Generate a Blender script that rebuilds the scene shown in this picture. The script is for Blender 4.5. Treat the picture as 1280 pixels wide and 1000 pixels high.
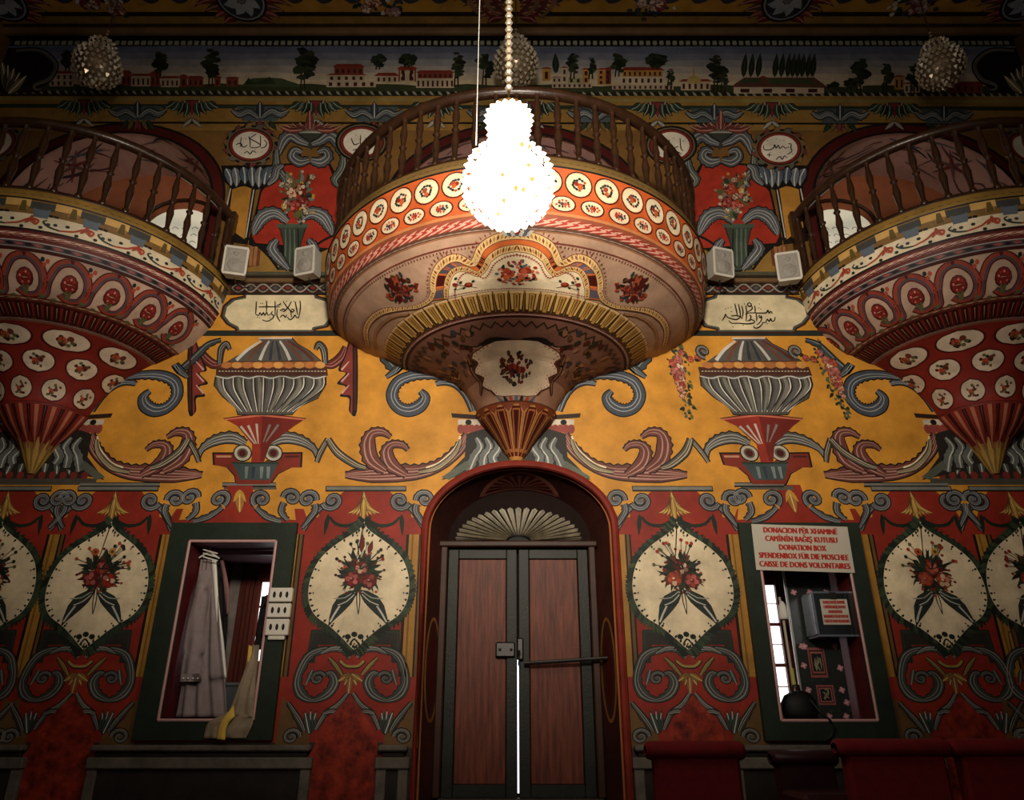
import bpy, math, random
from math import sin, cos, pi, radians, atan2, hypot, sqrt
from mathutils import Vector
for o in list(bpy.data.objects): bpy.data.objects.remove(o)
S = bpy.context.scene
COL = S.collection
R = random.Random(7)
# ------------------------------------------------------------------ camera
F, TH, DW, EYE = 910.0, radians(23.4), 6.5, 0.88
cam = bpy.data.cameras.new('camera'); cam.sensor_width = 36; cam.sensor_fit = 'HORIZONTAL'
cam.lens = 36*F/1280; cam.clip_start = .05
camo = bpy.data.objects.new('camera', cam); COL.objects.link(camo)
camo.location = (0, -DW, EYE); camo.rotation_euler = (pi/2+TH, 0, 0)
S.camera = camo
# ------------------------------------------------------------------ light and exposure
S.view_settings.view_transform = 'Standard'; S.view_settings.look = 'None'
S.view_settings.gamma = 1; S.view_settings.use_curve_mapping = False
S.view_settings.exposure = 0.0
wd = bpy.data.worlds.new('world'); S.world = wd; wd.use_nodes = True
wd.node_tree.nodes['Background'].inputs[0].default_value = (1.0, .93, .84, 1)
wd.node_tree.nodes['Background'].inputs[1].default_value = .10
def lamp(name, kind, loc, power, col, size=.2, rot=None):
    l = bpy.data.lights.new(name, kind); l.energy = power; l.color = col
    if kind == 'AREA': l.size = size
    else: l.shadow_soft_size = size
    o = bpy.data.objects.new(name, l); COL.objects.link(o); o.location = loc
    if rot: o.rotation_euler = rot
    return o
LIT = (-.02, -DW+3.45, EYE+2.89)            # the lit crystal lamp
lamp('lit_lamp_light', 'POINT', LIT, 170, (1.0, .88, .70), .35)
# added point light behind the camera, a weak soft fill for the wall
lamp('hall_chandelier_light', 'POINT', (0, -7.4, 4.6), 120, (1.0, .86, .68), .7)

# added spot behind the camera: brightens the wall centre, fades towards the edges
sp = lamp('hall_spot_light', 'SPOT', (0, -7.0, 3.6), 1980, (1.0, .88, .72), .35, (pi/2+.10, 0, 0))
sp.scale = (1.42, 1, 1); sp.data.spot_size = radians(68); sp.data.spot_blend = 1.0

# ------------------------------------------------------------------ materials
def lin(h):
    h = h.lstrip('#'); c = [int(h[i:i+2], 16)/255 for i in (0, 2, 4)]
    return tuple(x/12.92 if x <= .04045 else ((x+.055)/1.055)**2.4 for x in c)
MATS = {}
def mat(name, col=None, rough=.55, metal=0, noise=.0, nscale=6, attr=False, emit=None, es=0, bump=0, bscale=40, col2=None, trans=0, stretch=None):
    if name in MATS: return MATS[name]
    m = bpy.data.materials.new(name); m.use_nodes = True; MATS[name] = m
    nt = m.node_tree; N = nt.nodes; L = nt.links; b = N['Principled BSDF']
    b.inputs['Roughness'].default_value = rough; b.inputs['Metallic'].default_value = metal
    if not metal and rough > .4: b.inputs['Specular IOR Level'].default_value = .22
    if trans: b.inputs['Transmission Weight'].default_value = trans
    tc = N.new('ShaderNodeTexCoord'); vec = tc.outputs['Object']
    if stretch:
        mp = N.new('ShaderNodeMapping'); mp.inputs['Scale'].default_value = stretch
        L.new(vec, mp.inputs['Vector']); vec = mp.outputs['Vector']
    src = None
    if attr:
        a = N.new('ShaderNodeAttribute'); a.attribute_name = 'Col'; src = a.outputs['Color']
    if noise or col2:
        nz = N.new('ShaderNodeTexNoise'); nz.inputs['Scale'].default_value = nscale; nz.inputs['Detail'].default_value = 7
        nz.inputs['Roughness'].default_value = .65
        L.new(vec, nz.inputs['Vector'])
        rp = N.new('ShaderNodeValToRGB'); L.new(nz.outputs['Fac'], rp.inputs['Fac'])
        rp.color_ramp.elements[0].position = .32; rp.color_ramp.elements[1].position = .68
        if col2:
            rp.color_ramp.elements[0].color = (*col, 1); rp.color_ramp.elements[1].color = (*col2, 1)
            L.new(rp.outputs['Color'], b.inputs['Base Color'])
        else:
            lo = 1-noise; rp.color_ramp.elements[0].color = (lo, lo, lo, 1); rp.color_ramp.elements[1].color = (1, 1, 1, 1)
            mx = N.new('ShaderNodeMix'); mx.data_type = 'RGBA'; mx.blend_type = 'MULTIPLY'; mx.inputs[0].default_value = 1
            L.new(rp.outputs['Color'], mx.inputs[7])
            if src: L.new(src, mx.inputs[6])
            else: mx.inputs[6].default_value = (*col, 1)
            L.new(mx.outputs[2], b.inputs['Base Color'])
    elif src: L.new(src, b.inputs['Base Color'])
    else: b.inputs['Base Color'].default_value = (*col, 1)
    if emit:
        b.inputs['Emission Color'].default_value = (*emit, 1); b.inputs['Emission Strength'].default_value = es
    if bump:
        n2 = N.new('ShaderNodeTexNoise'); n2.inputs['Scale'].default_value = bscale; n2.inputs['Detail'].default_value = 5
        L.new(vec, n2.inputs['Vector'])
        bp = N.new('ShaderNodeBump'); bp.inputs['Strength'].default_value = bump; bp.inputs['Distance'].default_value = .01
        L.new(n2.outputs['Fac'], bp.inputs['Height']); L.new(bp.outputs['Normal'], b.inputs['Normal'])
    return m
PAINT = mat('wall_paint', rough=.55, attr=True, noise=.42, nscale=3.5, bump=.12, bscale=22)
# palette (linear albedo)
YEL = lin('ca8c31'); YEL2 = lin('8f6c34'); RED = lin('8e2a1c'); RED2 = lin('6f1f17'); DRED = lin('4a1411'); BRN = lin('5a3a20')
CRM = lin('e6d3b0'); WHT = lin('efe6d6'); GRY = lin('8d8c8a'); LGR = lin('c2beb6'); BLG = lin('56606c'); DBL = lin('2f3742')
BLK = lin('17130f'); GRN = lin('2b3a2c'); DGN = lin('1b241c'); GLD = lin('b98d3c'); MVE = lin('7a5a5c'); PNK = lin('c9716a')
ORG = lin('c0592a'); SKY = lin('6d7688'); SKN = lin('b9886c'); RUST = lin('a5452c'); OLV = lin('5b5a34')
def mix(a, b, t): return tuple(x*(1-t)+y*t for x, y in zip(a, b))

# ------------------------------------------------------------------ mesh helpers
def mk(name, V, Fc, m, parent=None, org=(0, 0, 0), smooth=False, cols=None):
    me = bpy.data.meshes.new(name)
    if any(org): V = [(v[0]-org[0], v[1]-org[1], v[2]-org[2]) for v in V]
    me.from_pydata([tuple(v) for v in V], [], Fc); me.materials.append(m)
    if cols is not None:
        a = me.attributes.new('Col', 'FLOAT_COLOR', 'FACE')
        flat = []
        for c in cols: flat += [c[0], c[1], c[2], 1.0]
        a.data.foreach_set('color', flat)
    if smooth: me.polygons.foreach_set('use_smooth', [True]*len(me.polygons))
    me.update()
    o = bpy.data.objects.new(name, me); COL.objects.link(o)
    if parent: o.parent = parent
    return o
def empty(name, loc=(0, 0, 0)):
    o = bpy.data.objects.new(name, None); o.empty_display_size = .1; COL.objects.link(o); o.location = loc; return o
def tag(o, label, cat, group=None):
    o['label'] = label; o['category'] = cat
    if group: o['group'] = group
    return o
def struct(o): o['kind'] = 'structure'; return o
def dup(o, parent=None, loc=None, rot=None, name=None):
    c = o.copy(); COL.objects.link(c)
    if parent is not None: c.parent = parent
    if loc is not None: c.location = loc
    if rot is not None: c.rotation_euler = rot
    return c
class G:                                   # geometry collector
    def __init__(s): s.V = []; s.F = []
    def add(s, V, Fc):
        n = len(s.V); s.V += [tuple(v) for v in V]; s.F += [tuple(i+n for i in f) for f in Fc]; return s
    def box(s, x0, x1, y0, y1, z0, z1, tf=None):
        V = [(x, y, z) for x in (x0, x1) for y in (y0, y1) for z in (z0, z1)]
        if tf: V = [tf(v) for v in V]
        return s.add(V, [(0, 1, 3, 2), (4, 6, 7, 5), (0, 4, 5, 1), (2, 3, 7, 6), (0, 2, 6, 4), (1, 5, 7, 3)])
    def bbox(s, x0, x1, y0, y1, z0, z1, b=.01, tf=None):   # box with chamfered edges
        V = []; idx = {}
        for sx in (0, 1):
            for sy in (0, 1):
                for sz in (0, 1):
                    X, Y, Z = (x0, x1)[sx], (y0, y1)[sy], (z0, z1)[sz]
                    dx, dy, dz = (b, -b)[sx], (b, -b)[sy], (b, -b)[sz]
                    for k, v in enumerate(((X, Y+dy, Z+dz), (X+dx, Y, Z+dz), (X+dx, Y+dy, Z))):
                        idx[sx, sy, sz, k] = len(V); V.append(tf(v) if tf else v)
        q = lambda *a: tuple(idx[i] for i in a)
        Fc = []
        for t in (0, 1):
            Fc += [q((t,0,0,0),(t,1,0,0),(t,1,1,0),(t,0,1,0)), q((0,t,0,1),(1,t,0,1),(1,t,1,1),(0,t,1,1)), q((0,0,t,2),(1,0,t,2),(1,1,t,2),(0,1,t,2))]
            for w in (0, 1):
                Fc += [q((t,w,0,0),(t,w,1,0),(t,w,1,1),(t,w,0,1)), q((t,0,w,0),(t,1,w,0),(t,1,w,2),(t,0,w,2)), q((0,t,w,1),(1,t,w,1),(1,t,w,2),(0,t,w,2))]
        Fc += [q((a,b_,c,0),(a,b_,c,1),(a,b_,c,2)) for a in (0,1) for b_ in (0,1) for c in (0,1)]
        return s.add(V, Fc)
    def lathe(s, prof, c=(0, 0, 0), n=12, a0=0, a1=2*pi, tf=None):
        full = abs(a1-a0-2*pi) < 1e-6; m = n if full else n+1; V = []
        for r, z in prof:
            for i in range(m):
                a = a0+(a1-a0)*i/n; v = (c[0]+r*cos(a), c[1]+r*sin(a), c[2]+z); V.append(tf(v) if tf else v)
        Fc = []
        for j in range(len(prof)-1):
            for i in range(n):
                k = (i+1) % m
                Fc.append((j*m+i, j*m+k, (j+1)*m+k, (j+1)*m+i))
        return s.add(V, Fc)
    def tube(s, pts, r, n=8, cap=True):
        pts = [Vector(p) for p in pts]; V = []; up = Vector((0, 0, 1))
        for i, p in enumerate(pts):
            t = (pts[min(i+1, len(pts)-1)]-pts[max(i-1, 0)]).normalized()
            u = t.cross(up)
            if u.length < 1e-4: u = t.cross(Vector((1, 0, 0)))
            u.normalize(); w = u.cross(t); rr = r[i] if isinstance(r, (list, tuple)) else r
            for k in range(n):
                a = 2*pi*k/n; V.append(p+u*rr*cos(a)+w*rr*sin(a))
        Fc = [(i*n+k, i*n+(k+1) % n, (i+1)*n+(k+1) % n, (i+1)*n+k) for i in range(len(pts)-1) for k in range(n)]
        if cap: Fc += [tuple(range(n)), tuple(range((len(pts)-1)*n, len(pts)*n))]
        return s.add(V, Fc)
    def ball(s, c, r, n=6, m=4, sz=1):
        return s.lathe([(max(r*sin(pi*j/m), 1e-4), -r*sz*cos(pi*j/m)) for j in range(m+1)], c, n)
    def prism(s, pts, y0, y1):             # outline in XZ extruded along Y
        n = len(pts); V = [(x, y0, z) for x, z in pts]+[(x, y1, z) for x, z in pts]
        Fc = [tuple(range(n)), tuple(range(2*n-1, n-1, -1))]+[(i, (i+1) % n, n+(i+1) % n, n+i) for i in range(n)]
        return s.add(V, Fc)
    def mk(s, name, m, parent=None, org=(0, 0, 0), smooth=False): return mk(name, s.V, s.F, m, parent, org, smooth)

# ------------------------------------------------------------------ pixel -> wall plane, painter
def W(px, py, Y=0.0):
    dx, dy = (px-640)/F, (500-py)/F
    t = (Y+DW)/(cos(TH)-dy*sin(TH))
    return t*dx, EYE+t*(sin(TH)+dy*cos(TH))
def wz(py, Y=0.0): return W(640, py, Y)[1]
def wx(px, py, Y=0.0): return W(px, py, Y)[0]
def crom(pts, n=6, closed=False):
    if len(pts) < 3 and not closed: return list(pts)
    N = len(pts); out = []
    g = (lambda i: pts[i % N]) if closed else (lambda i: pts[max(0, min(N-1, i))])
    for i in range(N if closed else N-1):
        a, b, c, d = g(i-1), g(i), g(i+1), g(i+2)
        for k in range(n):
            t = k/n; t2 = t*t; t3 = t2*t
            out.append(tuple(.5*(2*b[j]+(c[j]-a[j])*t+(2*a[j]-5*b[j]+4*c[j]-d[j])*t2+(3*b[j]-a[j]-3*c[j]+d[j])*t3) for j in (0, 1)))
    if not closed: out.append(tuple(pts[-1]))
    return out
def spiral(cx, cy, r0, r1, a0, a1, n=16, asp=1.0):
    return [(cx+(r0+(r1-r0)*i/n)*cos(radians(a0+(a1-a0)*i/n)), cy+asp*(r0+(r1-r0)*i/n)*sin(radians(a0+(a1-a0)*i/n))) for i in range(n+1)]
STEP = 2.2e-5
PCOUNT = [0]
class Paint:
    def __init__(s, mapf, tf=None, k0=0, seed=1):
        s.map = mapf; s.tf = tf; s.ax = 1.0; s.V = []; s.F = []; s.C = []; s.k = k0; s.R = random.Random(seed); PCOUNT[0] += 1; s.u = (PCOUNT[0] % 7)*3e-6
    def _v(s, pts):
        h = .0006+s.k*STEP+s.u; n = len(s.V)
        s.V += [s.map(p[0], p[1], h, s.tf) for p in pts]; return n
    def j(s, c, a=.1):
        f = 1+s.R.uniform(-a, a); return (c[0]*f, c[1]*f, c[2]*f)
    def poly(s, pts, c, smooth=False, n=4):
        if smooth: pts = crom(pts, n, True)
        s.k += 1; a = s._v(pts); s.F.append(tuple(range(a, a+len(pts)))); s.C.append(s.j(c, .05))
    def quadband(s, A, B, c, alt=None):    # ribbon between two polylines
        s.k += 1; a = s._v(A); b = s._v(B)
        for i in range(len(A)-1):
            s.F.append((a+i, a+i+1, b+i+1, b+i)); s.C.append(alt if alt and i % 2 else c)
    def stroke(s, pts, w, c, n=5, closed=False, off=0.0, raw=False, teeth=None, sx=1.0, alt=None):
        P = list(pts) if raw else crom(pts, n, closed)
        if closed: P = P+[P[0]]
        m = len(P); A = []; B = []
        ws = w if isinstance(w, (list, tuple)) else [w]
        for i, p in enumerate(P):
            q0, q1 = P[max(0, i-1)], P[min(m-1, i+1)]
            if closed and i in (0, m-1): q0, q1 = P[-2], P[1]
            dx, dy = (q1[0]-q0[0])/sx, q1[1]-q0[1]; L = hypot(dx, dy) or 1
            nx, ny = -dy/L*sx, dx/L
            t = i/(m-1)*(len(ws)-1); k = min(int(t), len(ws)-2) if len(ws) > 1 else 0
            wd_ = ws[k]*(1-(t-k))+ws[k+1]*(t-k) if len(ws) > 1 else ws[0]
            h = wd_/2; o = off*h*2
            ta = tb = 1
            if teeth:
                f = 1+teeth[1]*(.5-abs(((i/teeth[0]) % 1)-.0))
                if teeth[2] in ('a', 'ab'): ta = f
                if teeth[2] in ('b', 'ab'): tb = f
            A.append((p[0]+nx*(o+h*ta), p[1]+ny*(o+h*ta))); B.append((p[0]+nx*(o-h*tb), p[1]+ny*(o-h*tb)))
        s.quadband(A, B, c, alt)
    def ell(s, cx, cy, rx, ry, c, n=14, rot=0):
        cr, sr = cos(rot), sin(rot); rx = rx/s.ax
        s.poly([(cx+s.ax*(rx*cos(2*pi*i/n)*cr-ry*sin(2*pi*i/n)*sr), cy+rx*cos(2*pi*i/n)*sr+ry*sin(2*pi*i/n)*cr) for i in range(n)], c)
    def leaf(s, x0, y0, x1, y1, w, c, vein=None, bend=0.0, ol=None, olw=1.0):
        dx, dy = x1-x0, y1-y0
        f = lambda t, k: (x0+dx*t-dy*(bend*4*t*(1-t)+k), y0+dy*t+dx*(bend*4*t*(1-t)+k))
        L = hypot(dx, dy) or 1; a = w/2/L; T = (.12, .35, .6, .85)
        g = (.6, 1, .85, .38)
        if ol:
            a2 = a+olw/L
            s.poly([f(-.03, 0)]+[f(t, a2*k) for t, k in zip(T, g)]+[f(1.04, 0)]+[f(t, -a2*k) for t, k in reversed(list(zip(T, g)))], ol)
        s.poly([f(0, 0)]+[f(t, a*k) for t, k in zip(T, g)]+[f(1, 0)]+[f(t, -a*k) for t, k in reversed(list(zip(T, g)))], c)
        if vein: s.stroke([f(.05, 0), f(.5, 0), f(.92, 0)], w*.14, vein, n=2)
    def acan(s, pts, w, c, ol=BLK, hi=LGR, olw=1.3, n=5, teeth=3, side='a', lines=((-.25, .12), (.12, .08)), sx=1.0):
        ws = w if isinstance(w, (list, tuple)) else [w]; c = mix(c, BLK, .42); hi = mix(hi, c, .3)
        s.stroke(pts, [x+2*olw for x in ws], ol, n, teeth=(teeth, .5, side) if teeth else None, sx=sx)
        s.stroke(pts, ws, c, n, teeth=(teeth, .5, side) if teeth else None, sx=sx)
        for o, k in lines: s.stroke(pts, [max(x*k, .35 if sx == 1 else x*k) for x in ws], hi, n, off=0, sx=sx) if o == 0 else s.off(pts, ws, o, k, hi, n, sx)
    def off(s, pts, ws, o, k, c, n=5, sx=1.0, minw=.0):
        P = crom(pts, n); m = len(P); Q = []; Wd = []
        for i, p in enumerate(P):
            q0, q1 = P[max(0, i-1)], P[min(m-1, i+1)]
            dx, dy = (q1[0]-q0[0])/sx, q1[1]-q0[1]; L = hypot(dx, dy) or 1
            t = i/(m-1)*(len(ws)-1); kk = min(int(t), len(ws)-2) if len(ws) > 1 else 0
            wd_ = ws[kk]*(1-(t-kk))+ws[kk+1]*(t-kk) if len(ws) > 1 else ws[0]
            Q.append((p[0]-dy/L*sx*o*wd_, p[1]+dx/L*o*wd_)); Wd.append(max(wd_*k, minw))
        s.stroke(Q, Wd, c, raw=True, sx=sx)
    def rose(s, x, y, r, c=RED, hi=PNK, asp=1.0):
        s.ell(x, y, r, r*asp, mix(c, BLK, .45), 9)
        a0 = s.R.uniform(0, 6)
        for k in range(5):
            a = a0+k*2*pi/5; s.ell(x+.5*r*cos(a), y+.5*r*asp*sin(a), r*.42, r*.34*asp, s.j(mix(c, hi, s.R.choice((0, .25, .6))), .2), 7, a)
        s.ell(x, y, r*.34, r*.3*asp, mix(c, BLK, .3), 7); s.ell(x-.1*r, y-.1*r*asp, r*.18, r*.14*asp, hi, 6)
    def bouquet(s, cx, cy, rx, ry, nl=26, nr=3, lw=3.0, rs=None, leafc=(GRN, DGN, OLV), flc=(RED, RUST, PNK), core=True, tips=True):
        for i in range(nl):
            a = 2*pi*i/nl+s.R.uniform(-.2, .2); q = s.R.uniform(.72, 1.05); q0 = s.R.uniform(.1, .55)
            s.leaf(cx+rx*q0*cos(a), cy+ry*q0*sin(a), cx+rx*q*cos(a+s.R.uniform(-.2, .2)), cy+ry*q*sin(a), lw*s.R.uniform(.8, 1.5), s.R.choice(leafc), bend=s.R.uniform(-.2, .2))
            if tips and i % 3 == 0: s.ell(cx+rx*q*cos(a), cy+ry*q*sin(a), lw*.5, lw*.42, s.R.choice(flc), 6)
        if core:
            for i in range(nl//2):
                a = s.R.uniform(0, 2*pi); q = s.R.uniform(.1, .7)
                s.ell(cx+rx*q*cos(a), cy+ry*q*sin(a), lw*.7, lw*.55, s.R.choice(leafc+flc), 6, a)
        rs = rs or [(cx+rx*.34*cos(2*pi*i/nr+.5), cy+ry*.34*sin(2*pi*i/nr+.5)+ry*.08, min(rx, ry)*.32) for i in range(nr)]
        for x, y, r in rs: s.rose(x, y, r, s.R.choice((RED, RUST, RED2)), s.R.choice((PNK, CRM)))
    def volute(s, cx, cy, r, w, a0, turns, c, ol=BLK, hi=LGR, olw=1.2, asp=.9):
        s.acan(spiral(cx, cy, r, r*.18, a0, a0+360*turns, 18, asp), [w, w*.8, w*.45], c, ol, hi, olw, n=1, teeth=None)
        s.ell(cx, cy, r*.28, r*.25*asp, c, 8)
    def dashes(s, pts, n_, l, w, c, c2=None, ang=0.6, sx=1.0, smooth=6):   # rope / ticks along a path
        P = crom(pts, smooth); D = [0]
        for a, b in zip(P, P[1:]): D.append(D[-1]+hypot((b[0]-a[0])/sx, b[1]-a[1]))
        k = 0; s.k += 2
        for i in range(n_):
            d = D[-1]*(i+.5)/n_
            while k < len(P)-2 and D[k+1] < d: k += 1
            a, b = P[k], P[k+1]; L = (D[k+1]-D[k]) or 1; t = (d-D[k])/L
            x, y = a[0]+(b[0]-a[0])*t, a[1]+(b[1]-a[1])*t
            th = atan2(b[1]-a[1], (b[0]-a[0])/sx)+ang
            ux, uy = cos(th)*l/2*sx, sin(th)*l/2; vx, vy = -sin(th)*w/2*sx, cos(th)*w/2
            n0 = s._v([(x-ux-vx*.3, y-uy-vy*.3), (x-vx, y-vy), (x+ux, y+uy), (x+vx, y+vy)])
            s.F.append((n0, n0+1, n0+2, n0+3)); s.C.append(c2 if c2 and i % 2 else c)
    def build(s, name, parent, org=(0, 0, 0), m=None):
        return mk(name, s.V, s.F, m or PAINT, parent, org, cols=s.C)
def wallmap(Y0=0.0):
    def f(px, py, h, tf):
        x, z = W(px, py, Y0)
        if tf: x, z = tf(x, z)
        return (x, Y0-h, z)
    return f
WM = wallmap(0.0)
def mirror(x0): return lambda x, z: (2*x0-x, z)
def shift(dx): return lambda x, z: (x+dx, z)
X0 = wx(645, 500)                      # axis of the whole wall
# ------------------------------------------------------------------ the room
CEIL = wz(47); XW = 6.2
NX = wx(651, 900); NHW = (wx(783, 900)-wx(521, 900))/2; NAP = wz(580); NSP = wz(660); ND = .5
XL, XR = wx(40, 590), wx(1246, 600)         # axes of the side balconies
AHW = wx(272, 225)-XL; AAP = wz(164); ASP = wz(255); ABS = EYE+4.02
def win_rect(a, b, c, d):                   # corner pixels -> world rectangle
    P = [W(*q) for q in (a, b, c, d)]
    return (P[0][0]+P[2][0])/2, (P[1][0]+P[3][0])/2, (P[2][1]+P[3][1])/2, (P[0][1]+P[1][1])/2
WO1 = win_rect((218, 655), (373, 655), (168, 925), (342, 925)); WI1 = win_rect((241.6, 677), (347.5, 679), (200.5, 899), (319, 901))
WO2 = win_rect((922, 655), (1069, 655), (953.5, 926), (1122, 925)); WI2 = win_rect((944, 678), (1052, 678), (974.5, 901), (1094.5, 900))
OPEN = [('arch', NX, NHW, 0.0, NSP, NAP), ('arch', XL, AHW, ABS, ASP, AAP), ('arch', XR, AHW, ABS, ASP, AAP), ('arch', X0, AHW*1.12, ABS, ASP, AAP),
        ('rect', (WI1[0]+WI1[1])/2, (WI1[1]-WI1[0])/2, WI1[2], WI1[3], 0), ('rect', (WI2[0]+WI2[1])/2, (WI2[1]-WI2[0])/2, WI2[2], WI2[3], 0)]
def hw(o, z):
    if o[0] == 'rect': return o[2]
    if z <= o[4]: return o[2]
    t = (z-o[4])/(o[5]-o[4]); return o[2]*sqrt(max(0, 1-t*t))
ZONES = [(1.0, 0.0, lin('2a221d')), (0, 0, None)]
def zone_list():
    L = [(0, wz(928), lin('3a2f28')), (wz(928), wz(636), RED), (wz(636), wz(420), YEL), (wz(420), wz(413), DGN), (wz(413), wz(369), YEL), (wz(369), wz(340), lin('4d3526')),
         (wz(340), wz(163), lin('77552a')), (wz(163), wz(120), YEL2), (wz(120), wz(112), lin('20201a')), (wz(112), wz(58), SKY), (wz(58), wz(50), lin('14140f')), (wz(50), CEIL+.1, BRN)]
    return L
V = []; Fc = []; C = []
for z0, z1, c in zone_list():
    cuts = {z0, z1}
    for o in OPEN:
        top = o[5] if o[0] == 'arch' else o[4]
        for q in (o[3], o[4], top):
            if z0 < q < z1: cuts.add(q)
        if o[0] == 'arch':
            for k in range(1, 26):
                q = o[4]+(o[5]-o[4])*sin(k/26*pi/2)
                if z0 < q < z1: cuts.add(q)
    cuts = sorted(cuts)
    for a, b in zip(cuts, cuts[1:]):
        m = (a+b)/2; act = []
        for o in OPEN:
            top = o[5] if o[0] == 'arch' else o[4]
            if o[3] <= m <= top: act.append(o)
        act.sort(key=lambda o: o[1]); xs = [(-XW, -XW)]
        for o in act: xs += [(o[1]-hw(o, a), o[1]-hw(o, b)), (o[1]+hw(o, a), o[1]+hw(o, b))]
        xs.append((XW, XW))
        for i in range(0, len(xs), 2):
            n = len(V); V += [(xs[i][0], 0, a), (xs[i+1][0], 0, a), (xs[i+1][1], 0, b), (xs[i][1], 0, b)]; Fc.append((n, n+1, n+2, n+3)); C.append(c)
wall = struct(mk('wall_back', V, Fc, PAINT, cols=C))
floor_m = mat('floor_carpet', lin('4a1416'), .9, noise=.4, nscale=3, bump=.3, bscale=120)
struct(G().box(-XW, XW, -12, ND, -.1, 0).mk('floor', floor_m))
side_m = mat('side_wall_paint', lin('6b4a28'), .6, noise=.5, nscale=2, bump=.1)
wl = struct(G().box(-XW-.3, -XW, -8, 0, 0, CEIL+.2).mk('wall_left', side_m)); wr = struct(G().box(XW, XW+.3, -8, 0, 0, CEIL+.2).mk('wall_right', side_m))
ceil_m = mat('ceiling_paint', lin('8b6524'), .6, noise=.4, nscale=2)
ceil = struct(G().box(-XW-.3, XW+.3, -8, .0, CEIL+.0, CEIL+.2).mk('ceiling', ceil_m))
# cornice between wall and ceiling
wood_dark = mat('dark_wood', lin('2a1a12'), .45, col2=lin('3d2416'), noise=.3, nscale=5, bump=.2, bscale=30, stretch=(1, 1, .2))
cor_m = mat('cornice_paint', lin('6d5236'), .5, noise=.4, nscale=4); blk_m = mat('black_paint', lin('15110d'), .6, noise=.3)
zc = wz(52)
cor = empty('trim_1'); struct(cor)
G().box(-XW, XW, -.10, 0, zc+.02, CEIL).mk('cornice_shadow_band', blk_m, cor)  # plain black band behind the roll
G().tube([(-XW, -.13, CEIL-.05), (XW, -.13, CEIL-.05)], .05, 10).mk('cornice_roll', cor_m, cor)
# dentils below the cornice
dg = None; n = 150
for i in range(n):
    x = -XW+.1+(2*XW-.2)*i/(n-1)
    if dg is None: dg = G().bbox(-.026, .026, -.02, 0, -.03, .03, .004).mk('dentil', mat('dentil_paint', lin('8b8a76'), .6), cor); d = dg
    else: d = dup(dg, cor)
    d.location = (x, 0, wz(54.5))

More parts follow.
